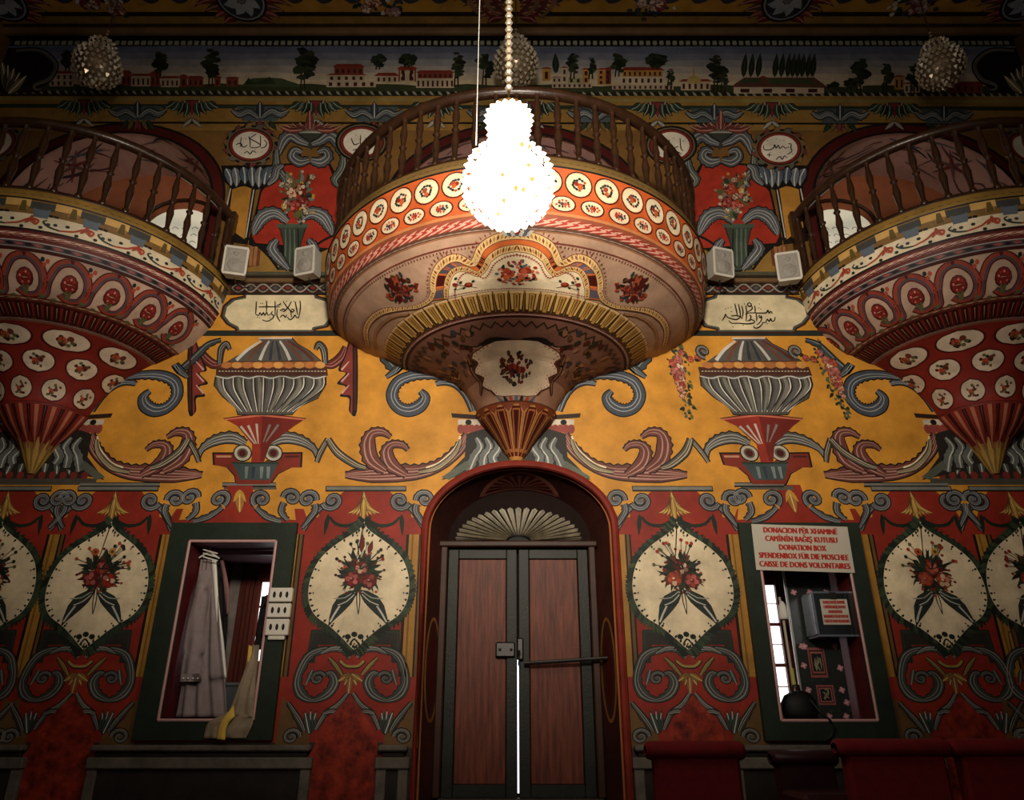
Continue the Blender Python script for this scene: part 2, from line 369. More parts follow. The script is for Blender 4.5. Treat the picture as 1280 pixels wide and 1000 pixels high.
# ------------------------------------------------------------------ recesses behind the balconies
rec_m = mat('recess_plaster', lin('b06a48'), .65, noise=.35, nscale=2); vault_m = mat('vault_plaster', lin('c49a90'), .65, noise=.3, nscale=2)
glow_panel_m = mat('bright_window_glass', lin('d8d2b8'), .3, emit=(1, .92, .70), es=.36)
def arch_pts(o, n=24):
    z0, zs, za = o[3], o[4], o[5]
    P = [(o[1]-o[2], z0)]+[(o[1]-o[2]*cos(pi*i/n), zs+(za-zs)*sin(pi*i/n)) for i in range(n+1)]+[(o[1]+o[2], z0)]
    return P
wn = 0
for oi in (1, 2, 3):
    o = OPEN[oi]; P = arch_pts(o); D = .75
    V = [(x, 0, z) for x, z in P]+[(x, D, z) for x, z in P]; n = len(P)
    rv = mk('balcony_recess', V, [(i, i+1, n+i+1, n+i) for i in range(n-1)], vault_m, wall)
    mk('recess_back', [(x, D, z) for x, z in P], [tuple(range(n))], rec_m, wall)
    mk('recess_sill', [(o[1]-o[2], 0, o[3]), (o[1]+o[2], 0, o[3]), (o[1]+o[2], D, o[3]), (o[1]-o[2], D, o[3])], [(0, 1, 2, 3)], rec_m, wall)
    # red edge band round the arch, painted leaves on the back
    def amap(x, z, h, tf, Y0=0.0): return (x, Y0-h, z)
    p = Paint(lambda x, z, h, tf: (x, -h, z), seed=oi)
    Q = [(o[1]-(o[2]+.05)*cos(pi*i/n), o[4]+(o[5]+.05-o[4])*sin(pi*i/n)) for i in range(n+1)]
    Q = [(Q[0][0], o[3])]+Q+[(Q[-1][0], o[3])]
    p.stroke(Q, .16, BLK, raw=True); p.stroke(Q, .1, DRED, raw=True)
    p.build('arch_border', wall)
    p = Paint(lambda x, z, h, tf: (x, .75-h, z), seed=oi)
    for k in range(9):
        x = o[1]+p.R.uniform(-.9, .9); z = o[3]+p.R.uniform(.5, 1.5); a = p.R.uniform(.3, 2.8)
        p.stroke([(x, z), (x+.25*cos(a), z+.2*sin(a)), (x+.5*cos(a+.3), z+.5*sin(a+.3))], [.03, .05, .015], p.R.choice((BLG, MVE, DBL)))
        p.leaf(x, z, x+.3*cos(a+1), z+.3*sin(a+1), .09, p.R.choice((BLG, MVE, RUST)), bend=.2)
    st = (o[1]+(.55 if oi != 3 else -.2), o[3]+1.15)
    sp = [(st[0]+(.3 if i % 2 else .13)*cos(pi*i/5+.3), st[1]+(.3 if i % 2 else .13)*sin(pi*i/5+.3)) for i in range(10)]
    p.poly(sp, MVE); p.poly([(st[0]+(x-st[0])*.6, st[1]+(z-st[1])*.6) for x, z in sp], RUST)
    p.build('painted_star_and_leaves', wall)
    def vmap(a, y, h, tf, o=o):              # on the curved soffit of the recess
        q = radians(a); return (o[1]-(o[2]-.004-h)*cos(q), y, o[4]+(o[5]-o[4]-.004-h)*sin(q))
    p = Paint(vmap, seed=oi+20)
    for k in range(26):
        a_ = p.R.uniform(8, 172); y_ = p.R.uniform(.08, .5); L_ = p.R.uniform(10, 26)*p.R.choice((1, -1))
        p.stroke([(a_, y_), (a_+L_*.5, y_+p.R.uniform(-.05, .12)), (a_+L_, y_+p.R.uniform(0, .2))], [.012, .03, .008], p.R.choice((BLG, DBL, MVE, lin('6a4450'))), sx=50)
    for c_ in (52, 128):
        for k in range(6): p.stroke([(c_, .33), (c_+14*cos(k*pi/3), .33+.22*sin(k*pi/3))], [.05, .008], MVE if k % 2 else lin('7a3a34'), raw=True, sx=60)
    p.build('painted_vault_strokes', wall)
    if oi != 3:                              # made-up arched window: a glowing panel for the daylit cream patch
        s = 1 if oi == 1 else -1; cx = (wx(222, 300, .74) if oi == 1 else wx(1052, 300, .74)); wh = wz(262, .74)-o[3]
        wn += 1
        w = struct(empty('window_%d' % (wn+2), (cx, .74, o[3])))
        A = [(-.40, 0)]+[(-.40*cos(pi*i/14), wh-.3+.3*sin(pi*i/14)) for i in range(15)]+[(.40, 0)]
        G().prism(A, -.01, .01).mk('pane', glow_panel_m, w)
        fp = [(x*1.12, z*1.08) for x, z in A]
        g = G(); g.tube([(x, -.015, z) for x, z in fp], .022, 6); g.mk('window_frame', wood_dark, w)
        pp = Paint(lambda x, z, h, tf: (x, -.011-h, z), seed=3)
        for r in range(int((wh-.15)/.1)):
            for c_ in range(6): pp.stroke([(-.33+c_*.12, .05+r*.1), (-.30+c_*.12, .08+r*.1), (-.25+c_*.12, .05+r*.1)], .008, lin('8a8060'), n=3)
        pp.build('pattern', w)

# ------------------------------------------------------------------ arched door niche and double door
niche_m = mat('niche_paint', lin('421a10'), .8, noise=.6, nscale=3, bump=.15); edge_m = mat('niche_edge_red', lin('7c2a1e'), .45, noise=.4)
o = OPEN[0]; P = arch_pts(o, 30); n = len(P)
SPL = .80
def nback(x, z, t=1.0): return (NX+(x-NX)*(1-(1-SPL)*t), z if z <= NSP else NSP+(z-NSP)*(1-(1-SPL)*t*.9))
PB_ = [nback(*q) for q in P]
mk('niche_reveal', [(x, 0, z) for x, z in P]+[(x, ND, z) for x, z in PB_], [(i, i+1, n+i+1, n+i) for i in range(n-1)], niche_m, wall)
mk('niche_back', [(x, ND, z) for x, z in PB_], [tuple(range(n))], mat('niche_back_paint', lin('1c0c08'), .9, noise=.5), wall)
g = G(); g.tube([(x, -.012, z) for x, z in P], .035, 8); g.mk('niche_edge', edge_m, wall)
g = G(); g.tube([(NX+(x-NX)*.962, .06, NSP+(z-NSP)*.955 if z > NSP else z) for x, z in P], .012, 6); g.mk('niche_inner_bead', mat('gilt_bead', lin('9a5a30'), .4), wall)
# painted fan over the door and painted ovals on the jambs
def soffit(a, t, h, tf):
    x = NX-NHW*cos(radians(a)); z = NSP+(NAP-NSP)*sin(radians(a)); x, z = nback(x, z, t)
    return (x, ND*t, z-.003-h)
p = Paint(soffit, seed=2); pk = lin('8a5444')
A_ = [(58+64*i/20, .93-.62*sin(pi*i/20)**.8) for i in range(21)]
for i in range(20): p.quadband([A_[i], A_[i+1]], [(A_[i][0], .93), (A_[i+1][0], .93)], DRED)
p.k += 5; p.stroke(A_, .07, pk, raw=True, sx=70); p.stroke([(a, .93) for a, _ in A_], .06, pk, raw=True, sx=70)
for i in range(1, 12):
    a = pi*i/12; p.stroke([(90-6*cos(a), .9-.05*sin(a)), (90-15*cos(a), .9-.28*sin(a)), (90-26*cos(a), .9-.5*sin(a))], [.02, .03, .045], mix(pk, DRED, .35), raw=True, sx=70)
p.build('painted_fan', wall)
def jambmap(sgn):
    def f(y, z, h, tf): return (NX+sgn*(NHW*(1-(1-SPL)*y/ND)-h-.002), y, z)
    return f
for sgn in (-1, 1):
    p = Paint(jambmap(sgn), seed=4); zc_ = 1.25
    p.stroke([(.25+.13*cos(2*pi*i/14), zc_+.42*sin(2*pi*i/14)) for i in range(14)], .03, lin('8a5a2c'), closed=True, n=2)
    p.ell(.25, zc_, .06, .3, DRED); p.stroke([(.08, .3), (.08, 2.2)], .025, YEL2, raw=True); p.stroke([(.43, .3), (.43, 2.2)], .025, YEL2, raw=True)
    p.build('painted_jamb_oval', wall)
dz0, dz1 = wz(997, ND-.08), wz(688, ND-.08); dxl, dxr, dxm = wx(556, 850, ND-.08), wx(740, 850, ND-.08), wx(647.5, 850, ND-.08)
door = struct(empty('door_1', (dxm, ND-.08, dz0)))
OG = (dxm, ND-.08, dz0)
door_green = mat('door_green_black_paint', lin('20221c'), .5, noise=.45, nscale=6, bump=.2)
door_wood = mat('door_brown_wood', lin('3c170d'), .5, col2=lin('6e3622'), nscale=5, bump=.2, bscale=20, stretch=(6, 1, .5))
steel = mat('dark_iron', lin('3a3836'), .4, metal=.8, noise=.3)
H = dz1-dz0
struct(G().box(NX-NHW*.8, NX+NHW*.8, ND-.2, ND, 0, dz0).mk('trim_2', mat('threshold_stone', lin('4a4038'), .6, noise=.4)))
for sgn in (-1, 1):
    wdt = (dxm-dxl if sgn < 0 else dxr-dxm)-.007; b = .007*sgn
    tf = (lambda v: (sgn*v[0]+b, v[1], v[2]))
    lf = empty('door_leaf', (0, 0, 0)); lf.parent = door
    st = .075*1.3
    # stiles and rails, then the recessed plank panel
    G().bbox(0, st, -.05, 0, 0, H, .006, tf).bbox(wdt-st, wdt, -.05, 0, 0, H, .006, tf).bbox(st, wdt-st, -.05, 0, 0, .1, .006, tf).bbox(st, wdt-st, -.05, 0, H-.09, H, .006, tf).mk('leaf_frame', door_green, lf)
    G().bbox(st+.004, wdt-st-.004, -.03, 0, .1, H-.09, .006, tf).mk('door_panel', door_wood, lf)
cream_d = mat('carved_fan_paint', lin('d6cdb8'), .55, noise=.5, nscale=12)
fr = G()
fr.bbox(dxl-dxm-.07, dxl-dxm-.004, -.1, .08, 0, H+.06, .01).bbox(dxr-dxm+.004, dxr-dxm+.07, -.1, .08, 0, H+.06, .01).bbox(dxl-dxm-.09, dxr-dxm+.09, -.12, .08, H+.012, H+.07, .012)
fr.mk('door_frame', mat('door_frame_brown', lin('3a2014'), .5, noise=.4), door)
# carved fan: each flute is a piece
fx = wx(648, 676, ND-.1)-dxm; RX = (wx(722, 676, ND)-wx(574, 676, ND))/2; RZ = wz(641, ND)-wz(679, ND)
N_ = 23
for k in range(N_):
    a0, a1 = pi*k/N_, pi*(k+1)/N_; g = G(); am = (a0+a1)/2; rows = []
    for t in (.2, .45, .75, .95, 1.02):
        yy = -.06-.07*sin(t*pi*.5); zz = H+.07
        rows += [(fx+RX*t*cos(a0+.02), yy+.03, zz+RZ*t*sin(a0+.02)), (fx+RX*t*1.02*cos(am), yy-.02, zz+RZ*t*1.02*sin(am)), (fx+RX*t*cos(a1-.02), yy+.03, zz+RZ*t*sin(a1-.02))]
    g.add(rows, [(i*3+j, i*3+j+1, i*3+j+4, i*3+j+3) for i in range(4) for j in (0, 1)]); g.mk('fan_flute', cream_d, door)
G().prism([(fx+RX*.97*cos(pi*i/20), H+.07+RZ*.97*sin(pi*i/20)) for i in range(21)], -.03, .07).mk('fan_backing', blk_m, door)
# lock, handle and iron bar
lx, lz = W(632, 812, ND-.15); lx -= dxm; lz -= dz0
G().bbox(lx-.09, lx+.085, -.085, -.05, lz-.065, lz+.065, .012).mk('lock_plate', steel, door)
for q in (-.05, .05): G().ball((lx+q, -.09, lz), .014).mk('rivet', steel, door)
G().bbox(lx+.1, lx+.16, -.095, -.05, lz-.09, lz+.1, .012).mk('latch', steel, door)
bx0, bz0 = W(655, 829, ND-.2); bx1, bz1 = W(762, 822, ND-.3)
G().tube([(bx0-dxm, -.11, bz0-dz0), ((bx0+bx1)/2-dxm, -.13, (bz0+bz1)/2-dz0), (NX+NHW*.895-dxm, -.17, bz1-dz0)], .017, 8).mk('iron_bar', steel, door)
G().tube([(lx+.12, -.1, lz-.03), (lx+.12, -.17, lz-.02), (lx+.12, -.17, lz-.12), (lx+.12, -.1, lz-.13)], .012, 8).mk('pull_ring', steel, door)
zg = wz(822, ND)-dz0
G().box(-.02, .02, .03, .035, .03, zg).mk('daylight_gap', mat('daylight', lin('ffffff'), .5, emit=(.86, .9, 1), es=2.0), door)

# ------------------------------------------------------------------ the two ground-floor windows
green_f = mat('window_frame_green', lin('222c22'), .5, noise=.4, nscale=5, bump=.15); red_r = mat('reveal_red', lin('5c1a1c'), .5, noise=.4)
mauve_r = mat('reveal_mauve', lin('8d6a72'), .5, noise=.3); grey_r = mat('reveal_grey_plaster', lin('7d746e'), .7, noise=.4)
edge_p = mat('frame_pink_edge', lin('b98f8c'), .5); day = mat('daylight_pane', lin('ffffff'), .4, emit=(.93, .96, 1), es=1.7)
redwood = mat('red_brown_wood', lin('3a1510'), .45, col2=lin('5a2416'), nscale=6, stretch=(5, 5, .4))
def quadm(name, P, m, parent, org): return mk(name, P, [(0, 1, 2, 3)], m, parent, org)
def window(name, O, I, DP, lm, rm, backm):
    x0, x1, z0, z1 = O; a0, a1, b0, b1 = I; org = ((x0+x1)/2, 0, z0)
    w = struct(empty(name, org)); yf = -.055; ye = -.02
    for V in (((x0, z0), (x1, z0), (a1, b0), (a0, b0)), ((x0, z1), (x1, z1), (a1, b1), (a0, b1)), ((x0, z0), (x0, z1), (a0, b1), (a0, b0)), ((x1, z0), (x1, z1), (a1, b1), (a1, b0))):
        G().prism(list(V), yf, .0).mk('frame_board', green_f, w, org)
    g = G(); e = .012
    g.tube([(a0, yf, b0), (a0, yf, b1)], e, 6).tube([(a1, yf, b0), (a1, yf, b1)], e, 6).tube([(a0, yf, b0), (a1, yf, b0)], e, 6).tube([(a0, yf, b1), (a1, yf, b1)], e, 6)
    g.mk('inner_bead', edge_p, w, org)
    quadm('reveal_side', [(a0, 0, b0), (a0, 0, b1), (a0, DP, b1), (a0, DP, b0)], lm, w, org)
    quadm('reveal_side', [(a1, 0, b0), (a1, 0, b1), (a1, DP, b1), (a1, DP, b0)], rm, w, org)
    quadm('reveal_top', [(a0, 0, b1), (a1, 0, b1), (a1, DP, b1), (a0, DP, b1)], mauve_r, w, org)
    quadm('reveal_sill', [(a0, 0, b0), (a1, 0, b0), (a1, DP, b0), (a0, DP, b0)], red_r, w, org)
    quadm('back_panel', [(a0, DP, b0), (a1, DP, b0), (a1, DP, b1), (a0, DP, b1)], backm, w, org)
    return w, org
w1, og1 = window('window_1', WO1, WI1, 1.0, red_r, red_r, redwood)
def px3(pts, Y): return [(W(x, y, Y)[0], Y, W(x, y, Y)[1]) for x, y in pts]
a0, a1, b0, b1 = WI1
quadm('plaster_pier', [(a0+.02, .99, b0), (wx(296, 760, .99), .99, b0), (wx(296, 760, .99), .99, b1), (a0+.02, .99, b1)], grey_r, w1, og1)
for pzz in range(3):
    y0_, y1_ = (728, 760, 792)[pzz], (757, 789, 826)[pzz]
    xa, xb = wx(323, 770, .97), wx(343, 770, .97)
    za, zb = wz(y1_, .97), wz(y0_, .97)
    G().box(xa, min(xb, a1-.02), .965, .98, za, zb).mk('pane', day, w1, og1)
G().bbox(a0+.02, a1-.02, .3, .36, b1-.05, b1-.01, .005).mk('roof_batten', mauve_r, w1, og1)
for k in range(4):
    xk = wx(302, 760, .97)+k*.042
    G().box(xk, xk+.012, .96, .985, b0, b1-.1).mk('mullion', redwood, w1, og1)
w2, og2 = window('window_2', WO2, WI2, 1.0, redwood, red_r, redwood)
a0, a1, b0, b1 = WI2
for k, (ya, yb) in enumerate(((731, 779), (782, 830), (833, 884))):
    xa, xb = a0+.01, wx(974, 780, .97)
    zt, zb = wz(ya, .97), wz(yb, .97)
    for h in (0, 1):
        zz0 = zb+(zt-zb)*(.5*h)+.006; zz1 = zb+(zt-zb)*(.5+.5*h)-.006
        for q in (0, 1):
            xx0 = xa+(xb-xa)*.5*q+.004; xx1 = xa+(xb-xa)*(.5+.5*q)-.004
            G().box(xx0, xx1, .965, .98, zz0, zz1).mk('pane', day, w2, og2)
    G().bbox(xa, xb, .95, .985, zt-.004, zt+.02, .003).mk('glazing_bar', redwood, w2, og2)
G().bbox(xb, xb+.03, .93, .985, b0, b1-.05, .004).mk('window_stile', redwood, w2, og2)
# ------------------------------------------------------------------ balconies
rail_m = mat('balcony_rail_wood', lin('24150d'), .3, col2=lin('3a2416'), nscale=9, bump=.15)
bfloor_m = mat('balcony_floor_wood', lin('4a3222'), .6, noise=.4)
def gridfill(p, fa, fb, s0, s1, c, ns=6, na=8):
    p.k += 80
    rows = []
    for i in range(ns+1):
        s = s0+(s1-s0)*i/ns; a, b = fa(s), fb(s)
        rows.append(p._v([(a+(b-a)*j/na, s) for j in range(na+1)]))
    for i in range(ns):
        for j in range(na):
            p.F.append((rows[i]+j, rows[i]+j+1, rows[i+1]+j+1, rows[i+1]+j)); p.C.append(c)
class Balcony:
    def __init__(s, cx, prof, segcols, label, rail_h, nb, group=None):
        s.cx = cx; s.prof = [(r, h+EYE) for r, h in prof]; s.z0 = s.prof[-1][1]
        s.root = tag(empty('balcony', (cx, 0, s.z0)), label, 'balcony', group)
        n = 72; V = []; Fc = []; C = []
        for r, z in s.prof:
            for i in range(n+1):
                a = -pi/2+pi*i/n; V.append((r*sin(a), -r*cos(a), z-s.z0))
        for j in range(len(prof)-1):
            for i in range(n): Fc.append((j*(n+1)+i, j*(n+1)+i+1, (j+1)*(n+1)+i+1, (j+1)*(n+1)+i)); C.append(segcols[j])
        mk('bowl', V, Fc, PAINT, s.root, smooth=True, cols=C)
        r0, zt = s.prof[0]; zt -= s.z0
        D = [(r0*sin(-pi/2+pi*i/n), -r0*cos(-pi/2+pi*i/n), zt) for i in range(n+1)]
        mk('deck', D, [tuple(range(n+1))], bfloor_m, s.root)
        # railing
        rr = r0-.05; rt = rail_h+EYE-s.z0; A = [radians(x) for x in range(-90, 91, 3)]
        G().tube([(rr*sin(a), -rr*cos(a), rt) for a in A], .05, 8).mk('handrail', rail_m, s.root, smooth=True)
        G().tube([(rr*sin(a), -rr*cos(a), zt+.02) for a in A], .04, 6).mk('bottom_rail', rail_m, s.root, smooth=True)
        hgt = rt-zt-.03
        pr = [(.018, 0), (.032, .02), (.032, .06), (.02, .09), (.026, .2), (.036, .32), (.024, .42), (.02, .47), (.036, .5), (.02, .53), (.024, .58), (.034, .7), (.022, .84), (.018, .9), (.032, .94), (.03, 1)]
        b0 = None
        for i in range(nb):
            a = radians(-86+172*i/(nb-1))
            if b0 is None: b = b0 = G().lathe([(r, z*hgt) for r, z in pr], n=8).mk('baluster', rail_m, s.root, smooth=True)
            else: b = dup(b0, s.root)
            b.location = (rr*sin(a), -rr*cos(a), zt+.03)
        for sg in (-1, 1):
            G().bbox(sg*rr-.05, sg*rr+.05, -.1, -.005, zt, rt+.08, .012).mk('newel_post', rail_m, s.root)
    def map(s, a, t, h, tf):
        if tf: a, t = tf(a, t)
        P = s.prof; i = max(0, min(len(P)-2, int(math.floor(t)))); f = t-i
        r = P[i][0]+(P[i+1][0]-P[i][0])*f; z = P[i][1]+(P[i+1][1]-P[i][1])*f
        dr, dz = P[i+1][0]-P[i][0], P[i+1][1]-P[i][1]; L = hypot(dr, dz)
        nr, nz = -dz/L, dr/L
        h2 = h+s.h0
        r += nr*h2; z += nz*h2; q = radians(a)
        return (r*sin(q), -r*cos(q), z-s.z0)
    h0 = .002
    def paint(s, h0=.002, tf=None, seed=1):
        return Paint(lambda a, t, h, tf_, q=h0: s._m(a, t, h, tf_, q), tf, seed=seed)
    def _m(s, a, t, h, tf, q): s.h0 = q; return s.map(a, t, h, tf)
    def around(s, o, angs):                 # rotated copies of one painted piece
        o.rotation_euler = (0, 0, radians(angs[0]))
        for a in angs[1:]: dup(o, s.root, rot=(0, 0, radians(a)))
def frange(a, b, n): return [a+(b-a)*i/(n-1) for i in range(n)]

# ---- central balcony, over the door
CP = [(1.90, 4.14), (1.93, 4.03), (1.92, 4.02), (1.90, 3.82), (1.86, 3.63), (1.80, 3.53), (1.76, 3.50), (1.58, 3.37), (1.42, 3.29), (1.30, 3.25), (1.10, 3.14), (1.06, 3.125),
      (.80, 3.06), (.60, 2.98), (.48, 2.86), (.40, 2.72), (.36, 2.645), (.39, 2.63), (.2, 2.40), (.03, 2.16)]
PEACH = lin('b8957c'); LOWM = lin('7b5446')
cc = [lin('6f5730'), BLK, ORG, ORG, lin('8c4a34'), lin('5a3a2c'), PEACH, PEACH, PEACH, lin('8a6a34'), lin('3a1812'), LOWM, LOWM, LOWM, lin('a37a64'), lin('a37a64'), lin('6a4a30'), lin('7a3a22'), lin('7a3a22')]
B0 = Balcony(X0, CP, cc, 'semicircular painted balcony with floral roundels on its rim, over the arched double door', 4.87, 33)
p = B0.paint(); p.dashes([(a, .55) for a in frange(-89, 89, 60)], 95, .05, .05, BLK, ang=pi/2, sx=30, smooth=1); p.build('rim_ticks', B0.root)
sx1 = degree_per_m = 180/pi/1.9
for sd in range(3):                          # three painted roundel designs on the rim
    p = B0.paint(.004, seed=sd+5); p.ax = 6.0
    p.ell(0, 2.66, .118*sx1, .60, DRED, 18); p.ell(0, 2.66, .106*sx1, .54, lin('e9c9a0'), 18); p.ell(0, 2.66, .097*sx1, .49, CRM, 18)
    for i in range(13):
        a = 2*pi*i/13; q = .5+.3*p.R.random()
        p.ell(.075*sx1*q*cos(a), 2.66+.36*q*sin(a), .013*sx1, .07, p.R.choice((DGN, DBL, GRN, RUST)), 6, a)
    for i in range(3): p.ell(p.R.uniform(-.02, .02)*sx1, 2.68+p.R.uniform(-.14, .14), .021*sx1, .11, (RED, RUST, ORG)[(i+sd) % 3], 7)
    o = p.build('painted_roundel', B0.root)
    B0.around(o, [-82.5+7.5*k for k in range(23)][sd::3])
    p = B0.paint(.004, seed=sd+15); p.ax = 6.0
    p.ell(0, 3.62, .108*sx1, .36, DRED, 16); p.ell(0, 3.62, .094*sx1, .31, mix(CRM, PEACH, .4), 16)
    for i in range(11):
        a = 2*pi*i/11; q = .4+.35*p.R.random()
        p.ell(.08*sx1*q*cos(a), 3.62+.24*q*sin(a), .013*sx1, .05, p.R.choice((DGN, GRN, RUST, RED)), 6, a)
    for i in range(2): p.ell((-.01+.025*i)*sx1, 3.62, .018*sx1, .08, (RED, DBL, RUST)[(i+sd) % 3], 7)
    o = p.build('painted_oval', B0.root)
    B0.around(o, [-86.25+7.5*k for k in range(24)][sd::3])
p = B0.paint(.003); A = frange(-90, 90, 91)
p.quadband([(a, 4.02) for a in A], [(a, 4.22) for a in A], lin('c07a4a')); p.quadband([(a, 5.75) for a in A], [(a, 5.95) for a in A], lin('9a6a48'))
p.dashes([(a, 4.75) for a in A], 120, .13, .75, lin('cf9c86'), lin('9a2f28'), ang=.45, sx=20, smooth=1)
p.dashes([(a, 5.5) for a in A], 150, .05, .4, lin('6a6a72'), lin('c9a88a'), ang=1.2, sx=25, smooth=1)
p.build('rim_rope', B0.root)
# fringe line, cartouche outline, bouquets under the balcony
p = B0.paint(.006, seed=3)
p.stroke([(a, 6.35) for a in A], .05, lin('7a3a30'), raw=True, sx=7); p.dashes([(a, 6.47) for a in A], 170, .12, .06, lin('6a2a24'), ang=pi/2, sx=7, smooth=1)
p.build('fringe_line', B0.root)
path = [(0, 6.12), (5, 6.2), (9.5, 6.5), (12, 6.95), (13.5, 7.1), (17, 6.78), (21, 6.8), (25, 7.1), (28, 7.6), (30.5, 8.2), (34, 8.65), (40, 8.72), (46, 8.3), (52, 7.85), (60, 7.6), (70, 7.55), (82, 7.8)]
inner = [(0, 6.6), (4.5, 6.7), (8, 6.98), (10, 7.4), (12.5, 7.65), (16, 7.3), (19.5, 7.3), (22.5, 7.65), (25, 8.2), (27, 8.92)]
ORB = lin('cf6a34')
for sg in (1, -1):
    tf = (lambda a, t, sg=sg: (a*sg, t))
    p = B0.paint(.007, tf, seed=4)
    bt = crom(inner, 4); p.k += 1             # white field
    for (a, t), (b, u) in zip(bt, bt[1:]):
        N_ = 6
        n0 = p._v([(a, t+(8.98-t)*i/N_) for i in range(N_+1)]); n1 = p._v([(b, u+(8.98-u)*i/N_) for i in range(N_+1)])
        for i in range(N_): p.F.append((n0+i, n0+i+1, n1+i+1, n1+i)); p.C.append(CRM)
    p.k += 40
    PA, PB = crom(path[:11], 5), crom(inner, 5); m = 60   # orange ribbon between the two rope lines
    def gp(Q, t):
        x = t*(len(Q)-1); i = min(len(Q)-2, int(x)); f = x-i; return (Q[i][0]*(1-f)+Q[i+1][0]*f, Q[i][1]*(1-f)+Q[i+1][1]*f)
    p.quadband([gp(PA, i/m) for i in range(m+1)], [gp(PB, i/m) for i in range(m+1)], ORB)
    for t0, t1, cl in ((.24, .31, DRED), (.33, .38, DRED), (.52, .58, BLG), (.60, .72, lin('5a5560')), (.74, .84, DRED), (.86, .98, lin('5a5560'))):
        tt = [t0+(t1-t0)*i/6 for i in range(7)]
        p.quadband([gp(PA, t) for t in tt], [gp(PB, t) for t in tt], cl)
    p.k += 40
    for q, w_ in ((path, .27), (inner, .24)):
        p.stroke(q, w_*1.25, lin('7a4a30'), sx=7); p.stroke(q, w_, lin('e2bd84'), sx=7)
        p.dashes(q, 84 if q is path else 44, .26, .10, lin('7d3a26'), lin('b08a44'), ang=.9, sx=7)
    off_ = [(a*.9-.4, t+.22+.04*t/9) for a, t in inner]
    p.stroke(off_, .035, lin('a8584a'), sx=7); p.dashes(off_, 40, .16, .06, lin('8a3a34'), ang=pi/2, sx=7)
    p.dashes([(a+1.2, t-.22) for a, t in path[1:]], 60, .16, .06, lin('8a3a34'), ang=pi/2, sx=7)
    bot = [(a, 8.82) for a in frange(0, 26, 14)]; p.stroke(bot, .035, lin('a8584a'), sx=7, raw=True); p.dashes(bot, 26, .16, .05, lin('8a3a34'), ang=pi/2, sx=7)
    low = [(46, 8.95), (52, 8.45), (60, 8.2), (70, 8.15), (82, 8.45)]   # lower side cartouche line
    p.stroke(low, .2, lin('7a4a30'), sx=7); p.stroke(low, .15, lin('c9a06c'), sx=7); p.dashes(low, 40, .18, .08, lin('7d3a26'), ang=.8, sx=7)
    p.build('painted_ribbon_border', B0.root)
    p = B0.paint(.009, tf, seed=6); p.ax = 7.0
    for i in range(90):                       # dark loose bouquet on the cream field
        a = p.R.uniform(0, 2*pi); q = p.R.random()**.55
        p.ell(40+6.6*q*cos(a), 7.35+.72*q*sin(a), .95, .07, p.R.choice((DRED, BRN, DGN, DBL, RED2, RUST)), 6, p.R.uniform(0, 3))
    for i in range(9): p.ell(40+p.R.uniform(-3.2, 3.2), 7.35+p.R.uniform(-.35, .35), 1.3, .17, p.R.choice((RUST, lin('5a2a22'), DRED)), 8)
    p.build('painted_bouquet', B0.root)
    p = B0.paint(.010, tf, seed=8); p.ax = 7.0    # small rose sprig in each side lobe
    p.stroke([(14, 8.55), (17, 8.3), (21.5, 7.95)], .04, GRN, sx=7); p.stroke([(18, 8.3), (21.5, 8.45)], .035, GRN, sx=7)
    p.ell(16.6, 8.2, 1.5, .21, RED2, 10); p.ell(16.4, 8.15, .9, .12, RUST, 8); p.ell(21.2, 8.02, .9, .13, RED, 8)
    for x, y in ((14.6, 8.0), (18.6, 8.4), (18.9, 7.95), (21.8, 8.35), (20, 7.7)): p.ell(x, y, .75, .07, GRN, 7, .6)
    p.build('painted_rose_sprig', B0.root)
p = B0.paint(.011, seed=9); p.ax = 7.0
for i in range(80):
    a = p.R.uniform(0, 2*pi); q = p.R.random()**.5
    p.ell(6.6*q*cos(a), 7.75+.72*q*sin(a), .75, .07, p.R.choice((RED, RUST, GRN, DGN, BLG, ORG, PNK)), 6, p.R.uniform(0, 3))
for i in range(10): p.ell(p.R.uniform(-3.4, 3.4), 7.8+p.R.uniform(-.35, .35), 1.1, .15, p.R.choice((RED, RUST, ORG, lin('b5553a'))), 8)
p.build('painted_bouquet', B0.root)
p = B0.paint(.014, seed=2)                    # grey tied bow at the crown of the cartouche
for k in range(-3, 4): p.quadband([(k*1.3-.5, 5.7), (k*1.3+.5, 5.7)], [(k*.9-.45, 6.15), (k*.9+.45, 6.15)], (BLG, LGR)[k % 2])
p.ax = 7.0; p.ell(0, 5.95, 1.0, .13, RED)
p.build('painted_bow', B0.root)
# gilt flutes
p = B0.paint(.004, seed=2)
p.quadband([(-2.9, 9.06), (2.9, 9.06)], [(-2.8, 9.94), (2.8, 9.94)], lin('3d2a16'))
p.quadband([(-2.5, 9.1), (-1.6, 9.1), (-1.3, 9.1)], [(-2.1, 9.8), (-1.5, 9.8), (-1.2, 9.8)], lin('c49a58'))
p.quadband([(-1.0, 9.1), (1.0, 9.1)], [(-.8, 9.88), (.8, 9.88)], lin('a67f3f')); p.quadband([(1.5, 9.1), (2.5, 9.1)], [(1.3, 9.8), (2.1, 9.8)], lin('c49a58'))
p.quadband([(-.35, 9.2), (.35, 9.2)], [(-.25, 9.75), (.25, 9.75)], lin('6a4a20')); p.quadband([(-2.7, 9.02), (2.7, 9.02)], [(-2.7, 9.12), (2.7, 9.12)], lin('d8b486'))
B0.around(p.build('painted_flute', B0.root), [6*k for k in range(-14, 15)])
p = B0.paint(.004); p.quadband([(a, 9.9) for a in A], [(a, 10.5) for a in A], lin('4a1a14')); p.dashes([(a, 10.15) for a in A], 110, .05, .5, lin('e8d6c4'), lin('c07a6a'), ang=.6, sx=30, smooth=1); p.build('ring_rope', B0.root)
